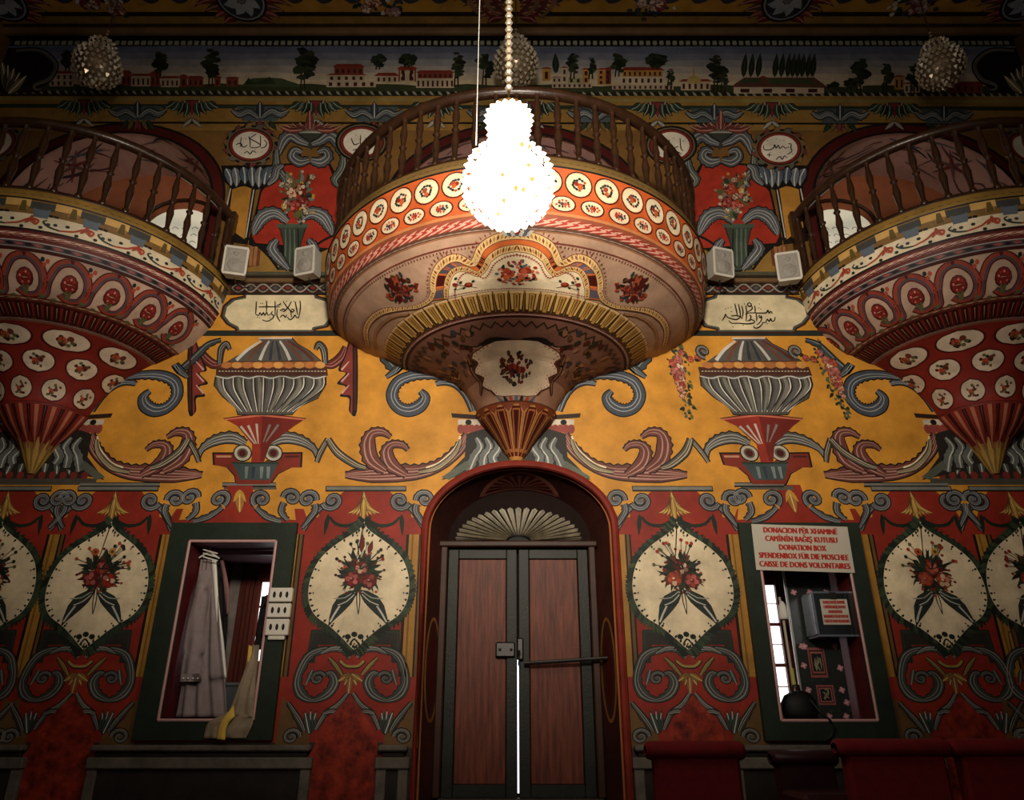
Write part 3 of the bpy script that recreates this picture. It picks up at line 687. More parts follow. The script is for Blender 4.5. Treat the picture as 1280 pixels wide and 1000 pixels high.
p = B0.paint(.004); Z = [(a, 11.15+(.25 if i % 2 else 0)) for i, a in enumerate(frange(-88, 88, 60))]
p.stroke(Z, .09, lin('3a2a1c'), raw=True, sx=40); p.build('zigzag_line', B0.root)
for sg in (1, -1):                            # dark scrolls on the lower bowl
    tf = (lambda a, t, sg=sg: (a*sg, t)); p = B0.paint(.006, tf, seed=11); p.ax = 14.0
    p.acan([(4, 12.2), (16, 12.05), (28, 12.3), (38, 11.9)], [.35, .3, .2, .08], lin('9a6a50'), olw=.06, hi=CRM, sx=14, teeth=None, lines=((-.2, .15),))
    p.acan([(40, 12.6), (46, 13.4), (44, 14.2), (52, 14.8)], [.2, .3, .3, .1], lin('6a3a2c'), olw=.06, hi=lin('c09a78'), sx=14, teeth=None, lines=((-.2, .15),))
    p.stroke([(58, 12.3), (62, 13.0), (72, 13.2), (80, 12.5)], .12, lin('b08a5a'), sx=14); p.dashes([(58, 12.3), (62, 13.0), (72, 13.2), (80, 12.5)], 18, .2, .1, DRED, ang=.8, sx=14)
    p.build('painted_bowl_scroll', B0.root)['kind'] = 'stuff'
    p = B0.paint(.006, tf, seed=17); p.ax = 14.0
    for i in range(60): p.ell(p.R.uniform(22, 88), p.R.uniform(11.25, 13.6), 2.4, .11, p.R.choice((DGN, DRED, BRN, DBL, lin('9a6a4c'))), 6, p.R.uniform(0, 3))
    p.build('painted_leaf_scatter', B0.root)['kind'] = 'stuff'
p = B0.paint(.006, seed=12); p.ax = 14.0
hwid = lambda s: 40*max(0, 1-abs((s-13.7)/1.75)**2.6)**.5*(1+.10*cos(s*7))
gridfill(p, lambda s: -hwid(s)-3, lambda s: hwid(s)+3, 12.0, 15.4, lin('5a3226'), 16, 12)
gridfill(p, lambda s: -hwid(s), lambda s: hwid(s), 12.05, 15.35, lin('dcc2a4'), 16, 12)
for i in range(70):
    a = p.R.uniform(0, 2*pi); q = p.R.random()**.6; p.ell(17*q*cos(a), 13.65+1.0*q*sin(a), 2.6, .11, p.R.choice((DRED, RED2, DGN, BRN, DBL)), 6, p.R.uniform(0, 3))
for i in range(5): p.ell(p.R.uniform(-7, 7), 13.6+p.R.uniform(-.35, .35), 4.2, .2, p.R.choice((RED, RED2, RUST)), 8)
E = [(hwid(s)-3, s) for s in frange(12.2, 15.2, 14)]
p.dashes(E, 20, .14, .07, lin('9a4a40'), ang=pi/2, sx=14); p.dashes([(-a, s) for a, s in E], 20, .14, .07, lin('9a4a40'), ang=pi/2, sx=14)
p.build('painted_cartouche', B0.root)
p = B0.paint(.006, seed=13)                   # leaf tuft and neck lines
for k in range(-3, 4): p.quadband([(k*7-3, 15.9), (k*7+3, 15.9)], [(k*9-.5, 15.2-.25*(3-abs(k))*.5), (k*9+.5, 15.2-.25*(3-abs(k))*.5)], (BLG, DGN, RUST)[k % 3])
p.quadband([(a, 15.95) for a in A], [(a, 16.15) for a in A], lin('9a4a30')); p.quadband([(a, 16.15) for a in A], [(a, 16.9) for a in A], lin('b08a50'))
p.build('painted_leaf_tuft', B0.root)
p = B0.paint(.004, seed=14)                   # ogee lobes of the pendant
for sc_, c in ((1, lin('c08a4a')), (.78, lin('5a1a14')), (.55, lin('a8683c')), (.36, lin('4a1410'))):
    gridfill(p, lambda s: -11.5*sc_*min(1, sqrt(max(0.02, (s-17.05)*5))), lambda s: 11.5*sc_*min(1, sqrt(max(0.02, (s-17.05)*5))), 17.06+(1-sc_)*.3, 18.9-(1-sc_)*.6, c, 8, 3)
B0.around(p.build('painted_pendant_lobe', B0.root), [24*k for k in range(-3, 4)])

# ---- side balconies
SP = [(1.50, 4.15), (1.53, 4.05), (1.52, 4.04), (1.50, 3.91), (1.47, 3.77), (1.44, 3.68), (1.42, 3.62), (1.40, 3.60), (1.28, 3.42), (1.15, 3.31), (1.10, 3.29), (.94, 3.20), (.90, 3.19),
      (.70, 3.06), (.56, 2.93), (.46, 2.77), (.40, 2.64), (.41, 2.63), (.30, 2.47), (.16, 2.32), (.03, 2.06)]
VN = lin('b79a86')
sc_ = [lin('8a6a30'), BLK, lin('7a5a2c'), lin('d8c8aa'), lin('5a1a16'), lin('46404a'), lin('3a1612'), VN, VN, lin('6a2a20'), lin('4a1812'), lin('8a5a4a'), lin('7c251c'), lin('7c251c'), lin('7c251c'), lin('7c251c'), lin('3a1612'), lin('6f221a'), lin('6f221a'), lin('8a6a34')]
LBL = {0: 'painted balcony with berry vine scrolls, on the side of the window with the hanging robe', 1: 'painted balcony with berry vine scrolls, on the side of the donation sign'}
sideb = []
for si, cx in enumerate((XL, XR)):
    B = Balcony(cx, SP, sc_, LBL[si], 4.92, 24, 'side balconies with vine scrolls'); sideb.append(B); rt = B.root
    if si == 0:
        pieces = []
        def around(o, angs): pieces.append((o, angs)); B.around(o, angs)
        A = frange(-90, 90, 91); K = 180/pi/1.45
        p = B.paint(); p.dashes([(a, .6) for a in A], 70, .05, .05, BLK, ang=pi/2, sx=38, smooth=1); around(p.build('rim_ticks', rt), [0])
        p = B.paint(.003, seed=2)              # stepped blocks
        p.quadband([(-7.3, 2.0), (-3, 2.0), (0, 2.0)], [(-7.3, 2.5), (-3, 2.5), (0, 2.5)], lin('c29a58')); p.quadband([(-3.5, 2.45), (-.5, 2.45)], [(-3.2, 2.9), (-.8, 2.9)], lin('9a6a3c'))
        p.quadband([(0, 2.1), (3.5, 2.1), (7, 2.1)], [(0, 2.6), (3.5, 2.6), (7, 2.6)], lin('3c3c3a')); p.quadband([(1, 2.55), (6, 2.55)], [(1.4, 3.15), (5.6, 3.15)], BLG); p.quadband([(-7.2, 2.86), (7, 2.86)], [(-7.2, 3.02), (7, 3.02)], BLK)
        p.quadband([(-2.6, 2.1), (-1.4, 2.1)], [(-3.2, 2.86), (-.8, 2.86)], lin('5a4a20'))
        around(p.build('painted_block', rt), [14.4*k for k in range(-6, 7)])
        p = B.paint(.004, seed=3)              # curling tendril on the white band
        p.stroke([(-8, 3.75), (-4, 3.6), (-1, 3.3), (1.5, 3.35), (1, 3.6), (-.2, 3.5)], [.09, .14, .07], RUST, sx=6); p.stroke([(8, 3.75), (5, 3.65), (3, 3.4), (4, 3.25)], [.09, .12, .06], GRN, sx=6)
        for x, y in ((-6, 3.4), (-3, 3.82), (4.5, 3.5), (6.5, 3.45), (2.5, 3.75)): p.ell(x, y, .7, .1, p.R.choice((DGN, RED2, DBL)), 6)
        p.leaf(-.5, 3.05, -.5, 3.55, 1.2, RUST); p.leaf(-.5, 3.3, -2.4, 3.6, .25, RUST); p.leaf(-.5, 3.3, 1.4, 3.6, .25, RUST)
        around(p.build('painted_tendril', rt), [16*k for k in range(-5, 6)])
        p = B.paint(.003); p.dashes([(a, 4.5) for a in A], 110, .06, .6, lin('d6bca8'), lin('8a2a22'), ang=.7, sx=42, smooth=1); p.quadband([(a, 3.92) for a in A], [(a, 4.06) for a in A], BLK); around(p.build('rim_rope', rt), [0])
        p = B.paint(.003); p.dashes([(a, 5.5) for a in A], 62, .09, .5, BLK, lin('8a4a44'), ang=0, sx=42, smooth=1)
        p.stroke([(a, 5.1) for a in A], .14, lin('a89c94'), raw=True, sx=42); p.stroke([(a, 5.9) for a in A], .14, lin('8a7c78'), raw=True, sx=42); around(p.build('bead_band', rt), [0])
        p = B.paint(.006, seed=5); K2 = 50.0   # vine loop with a berry
        vine = [(-10, 8.9), (-7.6, 8.75), (-6.8, 8.0), (-4, 7.3), (1, 7.15), (5.4, 7.6), (6.4, 8.2), (4.6, 8.75), (0.5, 8.88), (-2.5, 8.6)]
        p.stroke(vine, .34, DRED, sx=9); p.stroke(vine, .24, lin('8a3a2a'), sx=9); p.off(vine, [.24], .28, .3, lin('3a4450'), sx=9)
        p.ell(.2, 8.05, 3.0, .46, lin('4a1412'), 12); p.ell(.2, 8.03, 2.6, .39, RED2, 12)
        for i in range(9): p.ell(.2+1.7*cos(i*.7), 8.03+.25*sin(i*.7), .4, .06, PNK if i % 2 else RED, 6)
        for dx_ in (-1.2, 0, 1.2): p.leaf(.3, 8.75, .3+dx_, 8.4, .5, OLV)
        for x, y in ((6.2, 7.4), (7.2, 7.25), (5.6, 7.2)): p.ell(x, y, .7, .1, p.R.choice((RUST, DGN)), 7)
        p.ell(-4.5, 9.0, 1.2, .1, OLV); p.ell(6, 8.85, 1.0, .1, p.R.choice((ORG, OLV)))
        around(p.build('painted_vine_loop', rt), [15*k for k in range(-6, 6)])
        p = B.paint(.004, seed=6)              # dark red pleats
        p.quadband([(-1.9, 10.05), (0, 10.05)], [(-1.7, 10.95), (-.1, 10.95)], lin('2a0e0c')); p.quadband([(-1.3, 10.15), (-.7, 10.15)], [(-1.0, 10.85), (-.9, 10.85)], lin('a06a54')); p.quadband([(.3, 10.1), (1.5, 10.1)], [(.7, 10.85), (1.2, 10.85)], lin('7a2a20'))
        around(p.build('painted_pleat', rt), [4*k for k in range(-22, 23)])
        p = B.paint(.004); p.dashes([(a, 11.1) for a in A], 70, .06, .5, lin('dcc8b8'), lin('6a1a16'), ang=.7, sx=60, smooth=1); around(p.build('ring_rope', rt), [0])
        p = B.paint(.004); p.stroke([(a, 9.3) for a in A], .16, lin('b07a54'), raw=True, sx=50); p.dashes([(a, 9.5) for a in A], 80, .09, .3, DRED, CRM, ang=1.2, sx=52, smooth=1); around(p.build('vine_band_edge', rt), [0])
        for row, (sc0, hs, ha, nn, a00) in enumerate(((12.55, .5, 15, 5, -68), (13.75, .62, 13.5, 6, -85), (15.2, .72, 13, 6, -68))):   # cream roundels on the red bowl
            p = B.paint(.004, seed=20+row)
            el = lambda s, k: ha*k*sqrt(max(0, 1-((s-sc0)/(hs*k))**2))
            gridfill(p, lambda s: -el(s, 1), lambda s: el(s, 1), sc0-hs, sc0+hs, lin('4a1812'), 10, 6); gridfill(p, lambda s: -el(s, .9), lambda s: el(s, .9), sc0-hs*.9, sc0+hs*.9, lin('cdb9a2'), 10, 6)
            p.stroke([(-1, sc0+.3*hs/.6), (0, sc0), (2, sc0-.25*hs/.6)], .05, BRN, sx=40)
            for i in range(11): p.ell(p.R.uniform(-6, 6), sc0+p.R.uniform(-.5, .5)*hs, 1.5, .09, p.R.choice((BRN, DGN, OLV, DRED)), 6)
            p.ell(-2.5, sc0, 2.4, .16, RUST, 8); p.ell(2, sc0-.1, 2, .13, lin('6a3020'), 8)
            around(p.build('painted_roundel', rt), [a00+34*k for k in range(nn)])
        p = B.paint(.004, seed=30)
        for k_, c in ((1, lin('241010')), (.8, lin('7c2a20')), (.25, lin('b06a50'))):
            gridfill(p, lambda s: -9.5*k_*(1 if s < 18.4 else max(.15, (19.3-s)/.9)), lambda s: 9.5*k_*(1 if s < 18.4 else max(.15, (19.3-s)/.9)), 17.1, 19.2, c, 8, 2)
        around(p.build('painted_petal', rt), [20*k for k in range(-4, 5)])
        p = B.paint(.004, seed=31)
        gridfill(p, lambda s: -13*max(.05, (s-18.6) if s < 19.4 else (20.2-s)), lambda s: 13*max(.05, (s-18.6) if s < 19.4 else (20.2-s)), 18.7, 20, lin('b08a44'), 6, 2)
        around(p.build('painted_gilt_leaf', rt), [28*k for k in range(-3, 4)])
    else:
        for o, angs in pieces:
            for a in angs: dup(o, rt, rot=(0, 0, radians(a)))
# ------------------------------------------------------------------ paintings on the wall (relief-free, one mesh per motif, children of the wall)
def P_(tf=None, seed=1, k0=0, Y=0.0): return Paint(wallmap(Y) if Y else WM, tf, k0, seed)
GOLDL = lin('d9b46a')
# ---- lower register: one panel drawn round pixel axis x=450, then shifted to the other bays
PAX = wx(450, 720)
PANELS = [wx(-14, 716), wx(125, 720), PAX, wx(852, 720), wx(1165, 720), wx(1292, 716)]
def lower_panel(dx, seed):
    def tfs(mir): return (lambda x, z: ((2*PAX-x if mir else x)+dx, z))
    # red mottled marble below, dark frame lines
    p = P_(tfs(0), seed)
    A = [(437, 869), (455, 892), (468, 915), (473, 935), (481, 952), (486, 1010), (489, 1080)]
    L = [W(*q) for q in A]; L[0] = (PAX, L[0][1]); pts = L+[(2*PAX-x, z) for x, z in reversed(L[1:])]
    q = Paint(lambda x, z, h, tf: (x+dx, -h-.004, z), seed=seed)
    q.poly(pts, lin('8a2418')); mb = q.build('painted_red_marble', wall, m=MARB)
    # medallion
    half = [(453.5, 652), (460, 661), (467, 667), (488, 682), (504, 700), (511, 722), (511, 742), (506, 758), (496, 771), (476, 784), (459, 798), (448, 808), (443, 812)]
    hw_ = crom(half, 4)
    Hh = [W(*q_) for q_ in hw_]; Hh[0] = (PAX, Hh[0][1]); Hh[-1] = (PAX, Hh[-1][1]); full = Hh+[(2*PAX-x, z) for x, z in reversed(Hh[1:-1])]
    q = Paint(lambda x, z, h, tf: (x+dx, -h, z), seed=seed)
    m = len(full); cx_, cz_ = PAX, sum(z for x, z in full)/m
    q.poly([(cx_+(x-cx_)*1.13, cz_+(z-cz_)*1.085) for x, z in full], DGN)
    for i in range(0, m, 1):                  # leafy wreath
        x, z = full[i]; a = atan2(z-cz_, x-cx_)
        q.leaf(x, z, x+.085*cos(a+.8), z+.085*sin(a+.8), .038, q.R.choice((GRN, DGN, lin('3a4630'))))
        q.leaf(x, z, x+.08*cos(a-.7), z+.08*sin(a-.7), .036, DGN)
    q.poly(full, CRM)
    for i in range(2, m, 2):
        x, z = full[i]; a = atan2(z-cz_, x-cx_); f = .96+.03*(i % 3)
        q.leaf(cx_+(x-cx_)*.995, cz_+(z-cz_)*.995, cx_+(x-cx_)*.93-.01*sin(a), cz_+(z-cz_)*.93, .02, DGN)
        if i % 6 == 0: q.ell(cx_+(x-cx_)*.9, cz_+(z-cz_)*.91, .008, .008, q.R.choice((RED2, GRN)), 6)
    med = q.build('painted_medallion', wall)
    # bouquet in the medallion
    p = P_(tfs(0), seed, q.k+10)
    for s in (1, -1):
        X = (lambda v: v if s > 0 else 2*448-v)
        p.leaf(X(450), 738, X(485), 782, 16, lin('2a322e'), LGR, bend=-.08*s, ol=BLK)
        p.leaf(X(452), 742, X(476), 757, 9, lin('2a322e'), LGR, bend=.1*s, ol=BLK); p.leaf(X(452), 738, X(480), 748, 6, GRN, LGR, bend=.15*s)
        p.stroke([(X(449), 735), (X(450), 752), (X(448), 768)], [1.6, 1], DGN)
    p.bouquet(450, 716, 30, 30, 46, 3, 4.2, leafc=(GRN, DGN, DGN, lin('2e3630'), BRN), flc=(RED2, RUST, DRED)); p.bouquet(450, 718, 24, 23, 40, 3, 4.4, leafc=(GRN, DGN, lin('22301f'), DRED), flc=(RED2, RUST, DRED), rs=[(440, 724, 9.5), (462, 726, 9.5), (452, 710, 8.5)], tips=False)
    for i in range(12):
        a = p.R.uniform(-pi, 0); r_ = p.R.uniform(.95, 1.15); x, y = 451+31*r_*cos(a), 712+34*r_*sin(a)
        p.stroke([(451, 712), (x, y)], .8, DGN, raw=True); p.ell(x, y, 2.3, 2.3, p.R.choice((RED, RUST, DGN, OLV)), 7)
    if seed % 3 == 0: p.leaf(452, 690, 454, 668, 5, RED2, ol=DGN); p.leaf(461, 692, 466, 676, 4.5, RED2, ol=DGN)
    if seed % 3 == 2: p.ell(441, 690, 5, 4.5, ORG); p.ell(462, 690, 4.5, 4.5, GLD); p.ell(441, 690, 2, 2, BRN); p.ell(462, 690, 2, 2, BRN)
    p.build('painted_bouquet', med)
    p = P_(tfs(0), seed, q.k+5)                   # small crown at the foot of the medallion
    for x in (435, 443, 451): p.ell(x, 796-(3 if x == 443 else 0), 4, 3.5, DGN, 8)
    p.stroke([(437, 806), (443, 799), (449, 806)], 2.2, DGN); p.build('painted_trefoil', med)
    # scrollwork, mirrored about the bay axis
    for mir in (0, 1):
        p = P_(tfs(mir), seed+mir)
        BG, HI = lin('4c5350'), lin('a9a49a')
        p.poly([(456, 786), (500, 787), (500, 829), (489, 829), (488, 806), (462, 806)], lin('2c2a24')); p.stroke([(464, 789), (497, 790), (497, 815)], 2, GRN, raw=True)
        C_ = [(462, 812), (482, 812), (499, 822), (507, 849), (500, 867), (484, 875), (467, 868), (460, 854), (466, 842), (474, 843)]
        p.acan(C_, [3, 7, 10, 9, 12, 5, 11, 12, 7, 3], BG, BLK, HI, 1.2)
        p.volute(482, 848, 9, 4.5, 200, 1.3, BG, BLK, HI); p.leaf(490, 836, 496, 858, 5, BG, HI, ol=BLK)
        p.acan([(446, 822), (456, 812), (470, 811), (483, 817)], [4, 7, 6, 2], lin('6b6d66'), BLK, LGR, 1)
        p.acan([(452, 844), (462, 832), (472, 822)], [3, 5, 2], lin('8a7440'), BLK, GOLDL, 1)
        p.acan([(441, 866), (451, 881), (465, 892), (474, 912)], [3, 6, 6, 4], lin('6f6a64'), BLK, LGR, 1.2)
        p.acan([(468, 892), (457, 889), (448, 894), (449, 902)], [4, 5, 4, 2], lin('6f6a64'), BLK, LGR, 1)
        p.poly([(500, 888), (522, 872), (522, 935), (478, 935), (482, 915)], lin('6a4c28'))
        for t in (-.55, 0, .55): p.leaf(481, 918, 484+14*sin(t), 900-13*cos(t), 9, lin('3c4540'), LGR, ol=BLK)
        p.acan([(488, 914), (497, 900), (514, 878)], [4, 7, 3], lin('4a4a42'), BLK, LGR, 1.2)
        p.volute(503, 921, 11, 5, 180, 1.4, lin('5d5a54'), BLK, LGR)
        p.build('painted_scrollwork', wall)
        # top scrolls
        p = P_(tfs(mir), seed+3+mir); T1, TH_ = lin('5f6268'), lin('b5b2ac')
        p.poly([(478, 608), (545, 608), (545, 655), (530, 660), (512, 645), (494, 650)], lin('b07f34')) if False else None
        p.poly([(452, 613), (486, 613), (512, 640), (531, 664), (452, 664)], RED)
        p.poly([(512, 622), (530, 612), (534, 636), (527, 650), (514, 646)], YEL)
        p.acan([(530, 663), (523, 648), (516, 638), (508, 630)], [3, 6, 6, 5], T1, BLK, TH_, 1.3); p.volute(500, 626, 12, 6.5, 20, 1.4, T1, BLK, TH_)
        p.acan([(532, 660), (520, 640), (521, 630)], [3, 7, 6], T1, BLK, TH_, 1.3); p.volute(531, 624, 11.5, 6, 170, 1.4, T1, BLK, TH_)
        p.stroke([(462, 652), (475, 657), (490, 655), (500, 646)], [5, 4, 3], DGN, teeth=(2, .6, 'a')); p.leaf(502, 642, 503, 670, 6, DGN)
        p.build('painted_crest_scroll', wall)
    p = P_(tfs(0), seed, 30)                       # gilt acanthus and shell
    p.stroke([(407, 611), (508, 611)], 7, BLK, raw=True); p.stroke([(408, 610.5), (507, 610.5)], 4, lin('77766f'), raw=True)
    for k in range(-4, 5): p.leaf(455, 614, 455+k*5.4, 640-abs(k)*1.6+8, 6.5, lin('a8823c'), GOLDL, bend=.06*k, ol=BRN)
    p.leaf(455, 622, 454, 656, 6, lin('b08a44'), GOLDL, ol=BRN); p.build('painted_gilt_acanthus', wall)
    p = P_(tfs(0), seed)
    p.stroke([(424, 826), (432, 833), (440, 834), (448, 833), (456, 826)], 5, lin('2a1c10')); p.stroke([(425, 826), (432, 832), (440, 833), (448, 832), (455, 826)], 3, lin('a08848'))
    for k in range(-2, 3): p.leaf(439, 842, 438+k*8, 862-abs(k)*5, 7, lin('8c6a34'), GOLDL, ol=BRN)
    p.leaf(438, 846, 435, 871, 7, lin('8c5a3c'), GOLDL, ol=BRN); p.build('painted_gilt_shell', wall)
MARB = mat('red_marble_paint', lin('3a0d0a'), .45, col2=lin('a03520'), nscale=9, bump=.2, bscale=18)
for i, X in enumerate(PANELS): lower_panel(X-PAX, i+1)
# yellow pilaster strips between the bays
strips = [wx(48, 760), wx(197, 745), wx(358, 760), wx(515, 760), wx(782, 760), wx(930, 760), wx(1097, 755), wx(1251, 760)]
za, zb = wz(846), wz(668)
p0 = None
for X in strips:
    p = Paint(lambda x, z, h, tf: (x, -h, z), seed=3)
    p.poly([(X-.085, za), (X+.085, za), (X+.085, zb), (X-.085, zb)], BLK); p.poly([(X-.06, za), (X+.03, za), (X+.03, zb), (X-.06, zb)], lin('a5762f')); p.poly([(X+.045, za), (X+.07, za), (X+.07, zb), (X+.045, zb)], lin('6a4a20'))
    p.poly([(X-.035, za), (X-.02, za), (X-.02, zb), (X-.035, zb)], lin('7a541f'))
    p.build('painted_pilaster', wall)
# scroll frieze above the windows
FRX = {1: (WO1[0]+WO1[1])/2, 2: (WO2[0]+WO2[1])/2}
base = wx(302, 630)
for k in (1, 2):
    for mir in (0, 1):
        tf = (lambda x, z, k=k, mir=mir: (FRX[k]+(x-base)*(-1 if mir else 1), z)); p = P_(tf, k+mir); T1, TH_ = lin('5f6268'), lin('b5b2ac')
        p.poly([(304, 606), (372, 606), (372, 652), (350, 650), (334, 632), (316, 640)], YEL) if False else None
        p.poly([(302, 606), (320, 640), (302, 652)], RED);
        p.poly([(322, 612), (368, 612), (372, 650), (346, 648), (328, 638)], YEL)
        p.acan([(354, 652), (336, 646), (322, 634)], [5, 7, 5], T1, BLK, TH_, 1.3); p.volute(329, 624, 12, 6, 130, 1.4, T1, BLK, TH_)
        p.acan([(362, 650), (354, 640), (357, 628)], [4, 7, 6], T1, BLK, TH_, 1.3); p.volute(367, 622, 11, 6, 180, 1.4, T1, BLK, TH_)
        p.build('painted_frieze_scroll', wall)
    p = P_((lambda x, z, k=k: (FRX[k]+x-base, z)), 5)
    p.poly([(286, 606), (318, 606), (322, 654), (282, 654)], RED); p.leaf(302, 614, 302, 642, 12, lin('9c6a34'), GOLDL, ol=DRED); p.leaf(302, 612, 294, 628, 5, GLD); p.leaf(302, 612, 310, 628, 5, GLD)
    p.build('painted_drop', wall)
# thin line on top of the lower register
for xa, xb in ((100, 200), (278, 345), (918, 980), (1080, 1185)):
    p = P_(); p.stroke([(xa, 606), (xb, 606)], 6, BLK, raw=True); p.stroke([(xa, 605.5), (xb, 605.5)], 3, lin('77766f'), raw=True); p.build('painted_moulding', wall)

# ---- the two great urns on the yellow field
UX = wx(338, 500); UX2 = wx(952, 500)
def urn(tf, seed, garland):
    p = P_(tf, seed); B1 = lin('4e4a42')
    z = lambda x, y: (220+x/4.762, 410+y/4.762)
    # foot
    p.poly([z(*q) for q in ((285, 940), (595, 940), (600, 965), (285, 965))], lin('5a5650'))
    foot = [(215, 740), (350, 740), (375, 800), (520, 800), (620, 740), (755, 738), (750, 830), (690, 830), (610, 870), (560, 940), (355, 940), (345, 880), (300, 830), (220, 815)]
    p.poly([z(*q) for q in foot], BLK); cxz = 485
    p.poly([z(cxz+(x-cxz)*.955, 840+(y-840)*.9) for x, y in foot], lin('7c2c1e'))
    p.poly([z(*q) for q in ((335, 800), (610, 800), (560, 905), (385, 905))], lin('3e4a4c')); p.stroke([z(335, 803), z(612, 803)], 2.6, GRN, raw=True)
    for x in (410, 450, 500, 540): p.poly([z(x, 825), z(x+22, 825), z(x+14, 895), z(x, 895)], lin('77807e') if x != 450 else DBL)
    p.stroke([z(240, 765), z(330, 765)], 2.5, lin('c08a6a'), raw=True); p.stroke([z(650, 765), z(735, 765)], 2.5, lin('4a1a14'), raw=True)
    # grey acanthus arms with volutes
    for s in (1, -1):
        X = (lambda x: x if s > 0 else 2*488-x)
        arm = [z(X(560), 690), z(X(640), 655), z(X(740), 670), z(X(820), 720), z(X(845), 790)]
        p.acan(arm, [7, 13, 11, 6, 2], lin('6d6c66'), BLK, LGR, 1.4, teeth=2, side='a' if s < 0 else 'b', lines=((-.3, .1), (0, .1), (.3, .1)))
        p.acan([z(X(838), 800), z(X(860), 740), z(X(905), 660)], [4, 6, 5], lin('57534a'), BLK, CRM, 1.2, teeth=None)
        p.acan([z(X(905), 662), z(X(960), 740), z(X(1060), 810), z(X(1130), 835)], [6, 8, 7, 4], lin('6a6458'), BLK, CRM, 1.4, teeth=None)
        c_ = z(X(580), 745); p.ell(*c_, 12, 11, BLK); p.ell(*c_, 10.4, 9.5, lin('b9b0a0')); p.ell(*c_, 7, 6.4, lin('5d564a')); p.ell(*c_, 4.6, 4.4, DRED)
    # red stem and flared top
    stem = [(285, 540), (510, 508), (770, 540), (700, 585), (560, 690), (520, 800), (450, 800), (455, 690), (370, 585)]
    p.poly([z(500+(x-500)*1.03, 640+(y-640)*1.03) for x, y in stem], BLK); p.poly([z(*q) for q in stem], lin('8a2c20'))
    p.poly([z(*q) for q in ((515, 520), (765, 545), (700, 580), (560, 690), (520, 795), (500, 795))], lin('6a2018'))
    for a, b in (((385, 585), (470, 690)), ((430, 580), (480, 690)), ((480, 570), (490, 690)), ((560, 575), (520, 680)), ((610, 575), (535, 680))): p.stroke([z(*a), z(*b)], [3.2, 1.2], lin('b8b0a0') if a[0] < 500 else lin('77706a'), raw=True)
    p.stroke([z(290, 545), z(510, 520), z(765, 545)], 2, lin('c06a50'), raw=True)
    # bowl with gadroons
    bowl = [(240, 285), (890, 285), (890, 340), (840, 420), (730, 470), (690, 515), (370, 515), (355, 470), (280, 410), (230, 345)]
    p.poly([z(565+(x-565)*1.02, 400+(y-400)*1.04) for x, y in bowl], BLK); p.poly([z(*q) for q in bowl], B1)
    for k in range(-5, 6):
        x0_ = 565+k*60; xm = 565+k*58; x1_ = 535+k*30
        p.stroke([z(x0_-12, 295), z(xm-8-k*1.0, 370), z(x1_-8, 500)], [3.2, 5, 1.4], lin('77746c') if k % 2 else lin('5b5a5a')); p.stroke([z(x0_+16, 295), z(xm+12-k, 370), z(x1_+8, 500)], [1, 1.6, .8], lin('d8d2c6')); p.stroke([z(x0_+24, 300), z(xm+20-k, 370), z(x1_+12, 490)], [1.4, 2, .8], lin('1f1c1a'))
    p.stroke([z(235+i*66, 300-(0 if i % 2 else 14)) for i in range(11)], 1.6, LGR)
    # beaded rim
    p.poly([z(*q) for q in ((240, 232), (900, 232), (905, 285), (238, 285))], lin('4a2a20')); p.dashes([z(250, 258), z(895, 258)], 34, 1.3, 3.2, lin('d9cdb4'), ang=pi/2)
    p.poly([z(*q) for q in ((260, 235), (880, 235), (830, 195), (320, 195))], lin('9a5a2c'))
    for i in range(10): p.ell(*z(300+i*62, 222), 6.5, 4.2, lin('c98f4c') if i % 2 else lin('b3713c'), 9)
    # lid
    lid = [(490, 62), (690, 62), (720, 95), (790, 135), (860, 195), (310, 200), (370, 165), (450, 130), (520, 85)]
    p.poly([z(585+(x-585)*1.04, 130+(y-130)*1.06) for x, y in lid], BLK); p.poly([z(*q) for q in lid], lin('55504a'))
    for x, c in ((360, LGR), (430, lin('6a4030')), (500, LGR), (560, DBL), (620, DBL), (680, LGR), (750, lin('6a4030')), (820, lin('5a2a22'))):
        p.stroke([z(585+(x-585)*.35, 78), z(585+(x-585)*.7, 130), z(x, 192)], [2, 3.4, 4.2], c)
    p.stroke([z(490, 62), z(690, 60)], 2.2, lin('c9b8ac'), raw=True)
    p.build('painted_urn', wall)
    for s in (1, -1):
        X = (lambda x: x if s > 0 else 2*575-x)
        p = P_(tf, seed+5)
        if garland:                           # flower garlands hanging from the ledge
            for i in range(70):
                t = i/70; w_ = 62*(1-t)**.55*(.5+1.6*min(t*2.2, .5)); x = X(1010+40*t+p.R.uniform(-w_, w_)); y = 70+t*470
                p.leaf(*z(x, y), *z(x+p.R.uniform(-30, 30), y+p.R.uniform(0, 40)), 4, p.R.choice((GRN, DGN, lin('4a5a48'), OLV)))
            for t, r_ in ((.28, 8), (.38, 8.5), (.46, 7.5), (.52, 7), (.6, 6), (.7, 4.5)):
                for sd in (-1, 1): x, y = z(X(1020+40*t+sd*24*(1-t)), 70+t*470+10*sd); p.rose(x, y, r_*.75, p.R.choice((lin('8a3a34'), RUST, lin('9a5a4c'))), p.R.choice((PNK, CRM)))
            for i in range(16):
                t = i/15; x, y = z(X(840+170*t), 120+70*sin(t*pi)); p.leaf(x, y, x+p.R.uniform(-7, 7), y+p.R.uniform(-6, 6), 4, p.R.choice((GRN, DGN, BLG)))
                if i % 4 == 1: p.rose(x, y, 4.5, RUST, PNK)
            p.volute(*z(X(850), 140), 9, 4, 90, 1.2, lin('6d6c66'), BLK, LGR)
            p.build('painted_flower_garland', wall)
        else:                                 # red drapery
            p.acan([z(X(1010), 110), z(X(985), 170), z(X(930), 215), z(X(880), 215)], [5, 10, 10, 5], lin('7a2a24'), BLK, lin('c08a80'), 1.3, teeth=None)
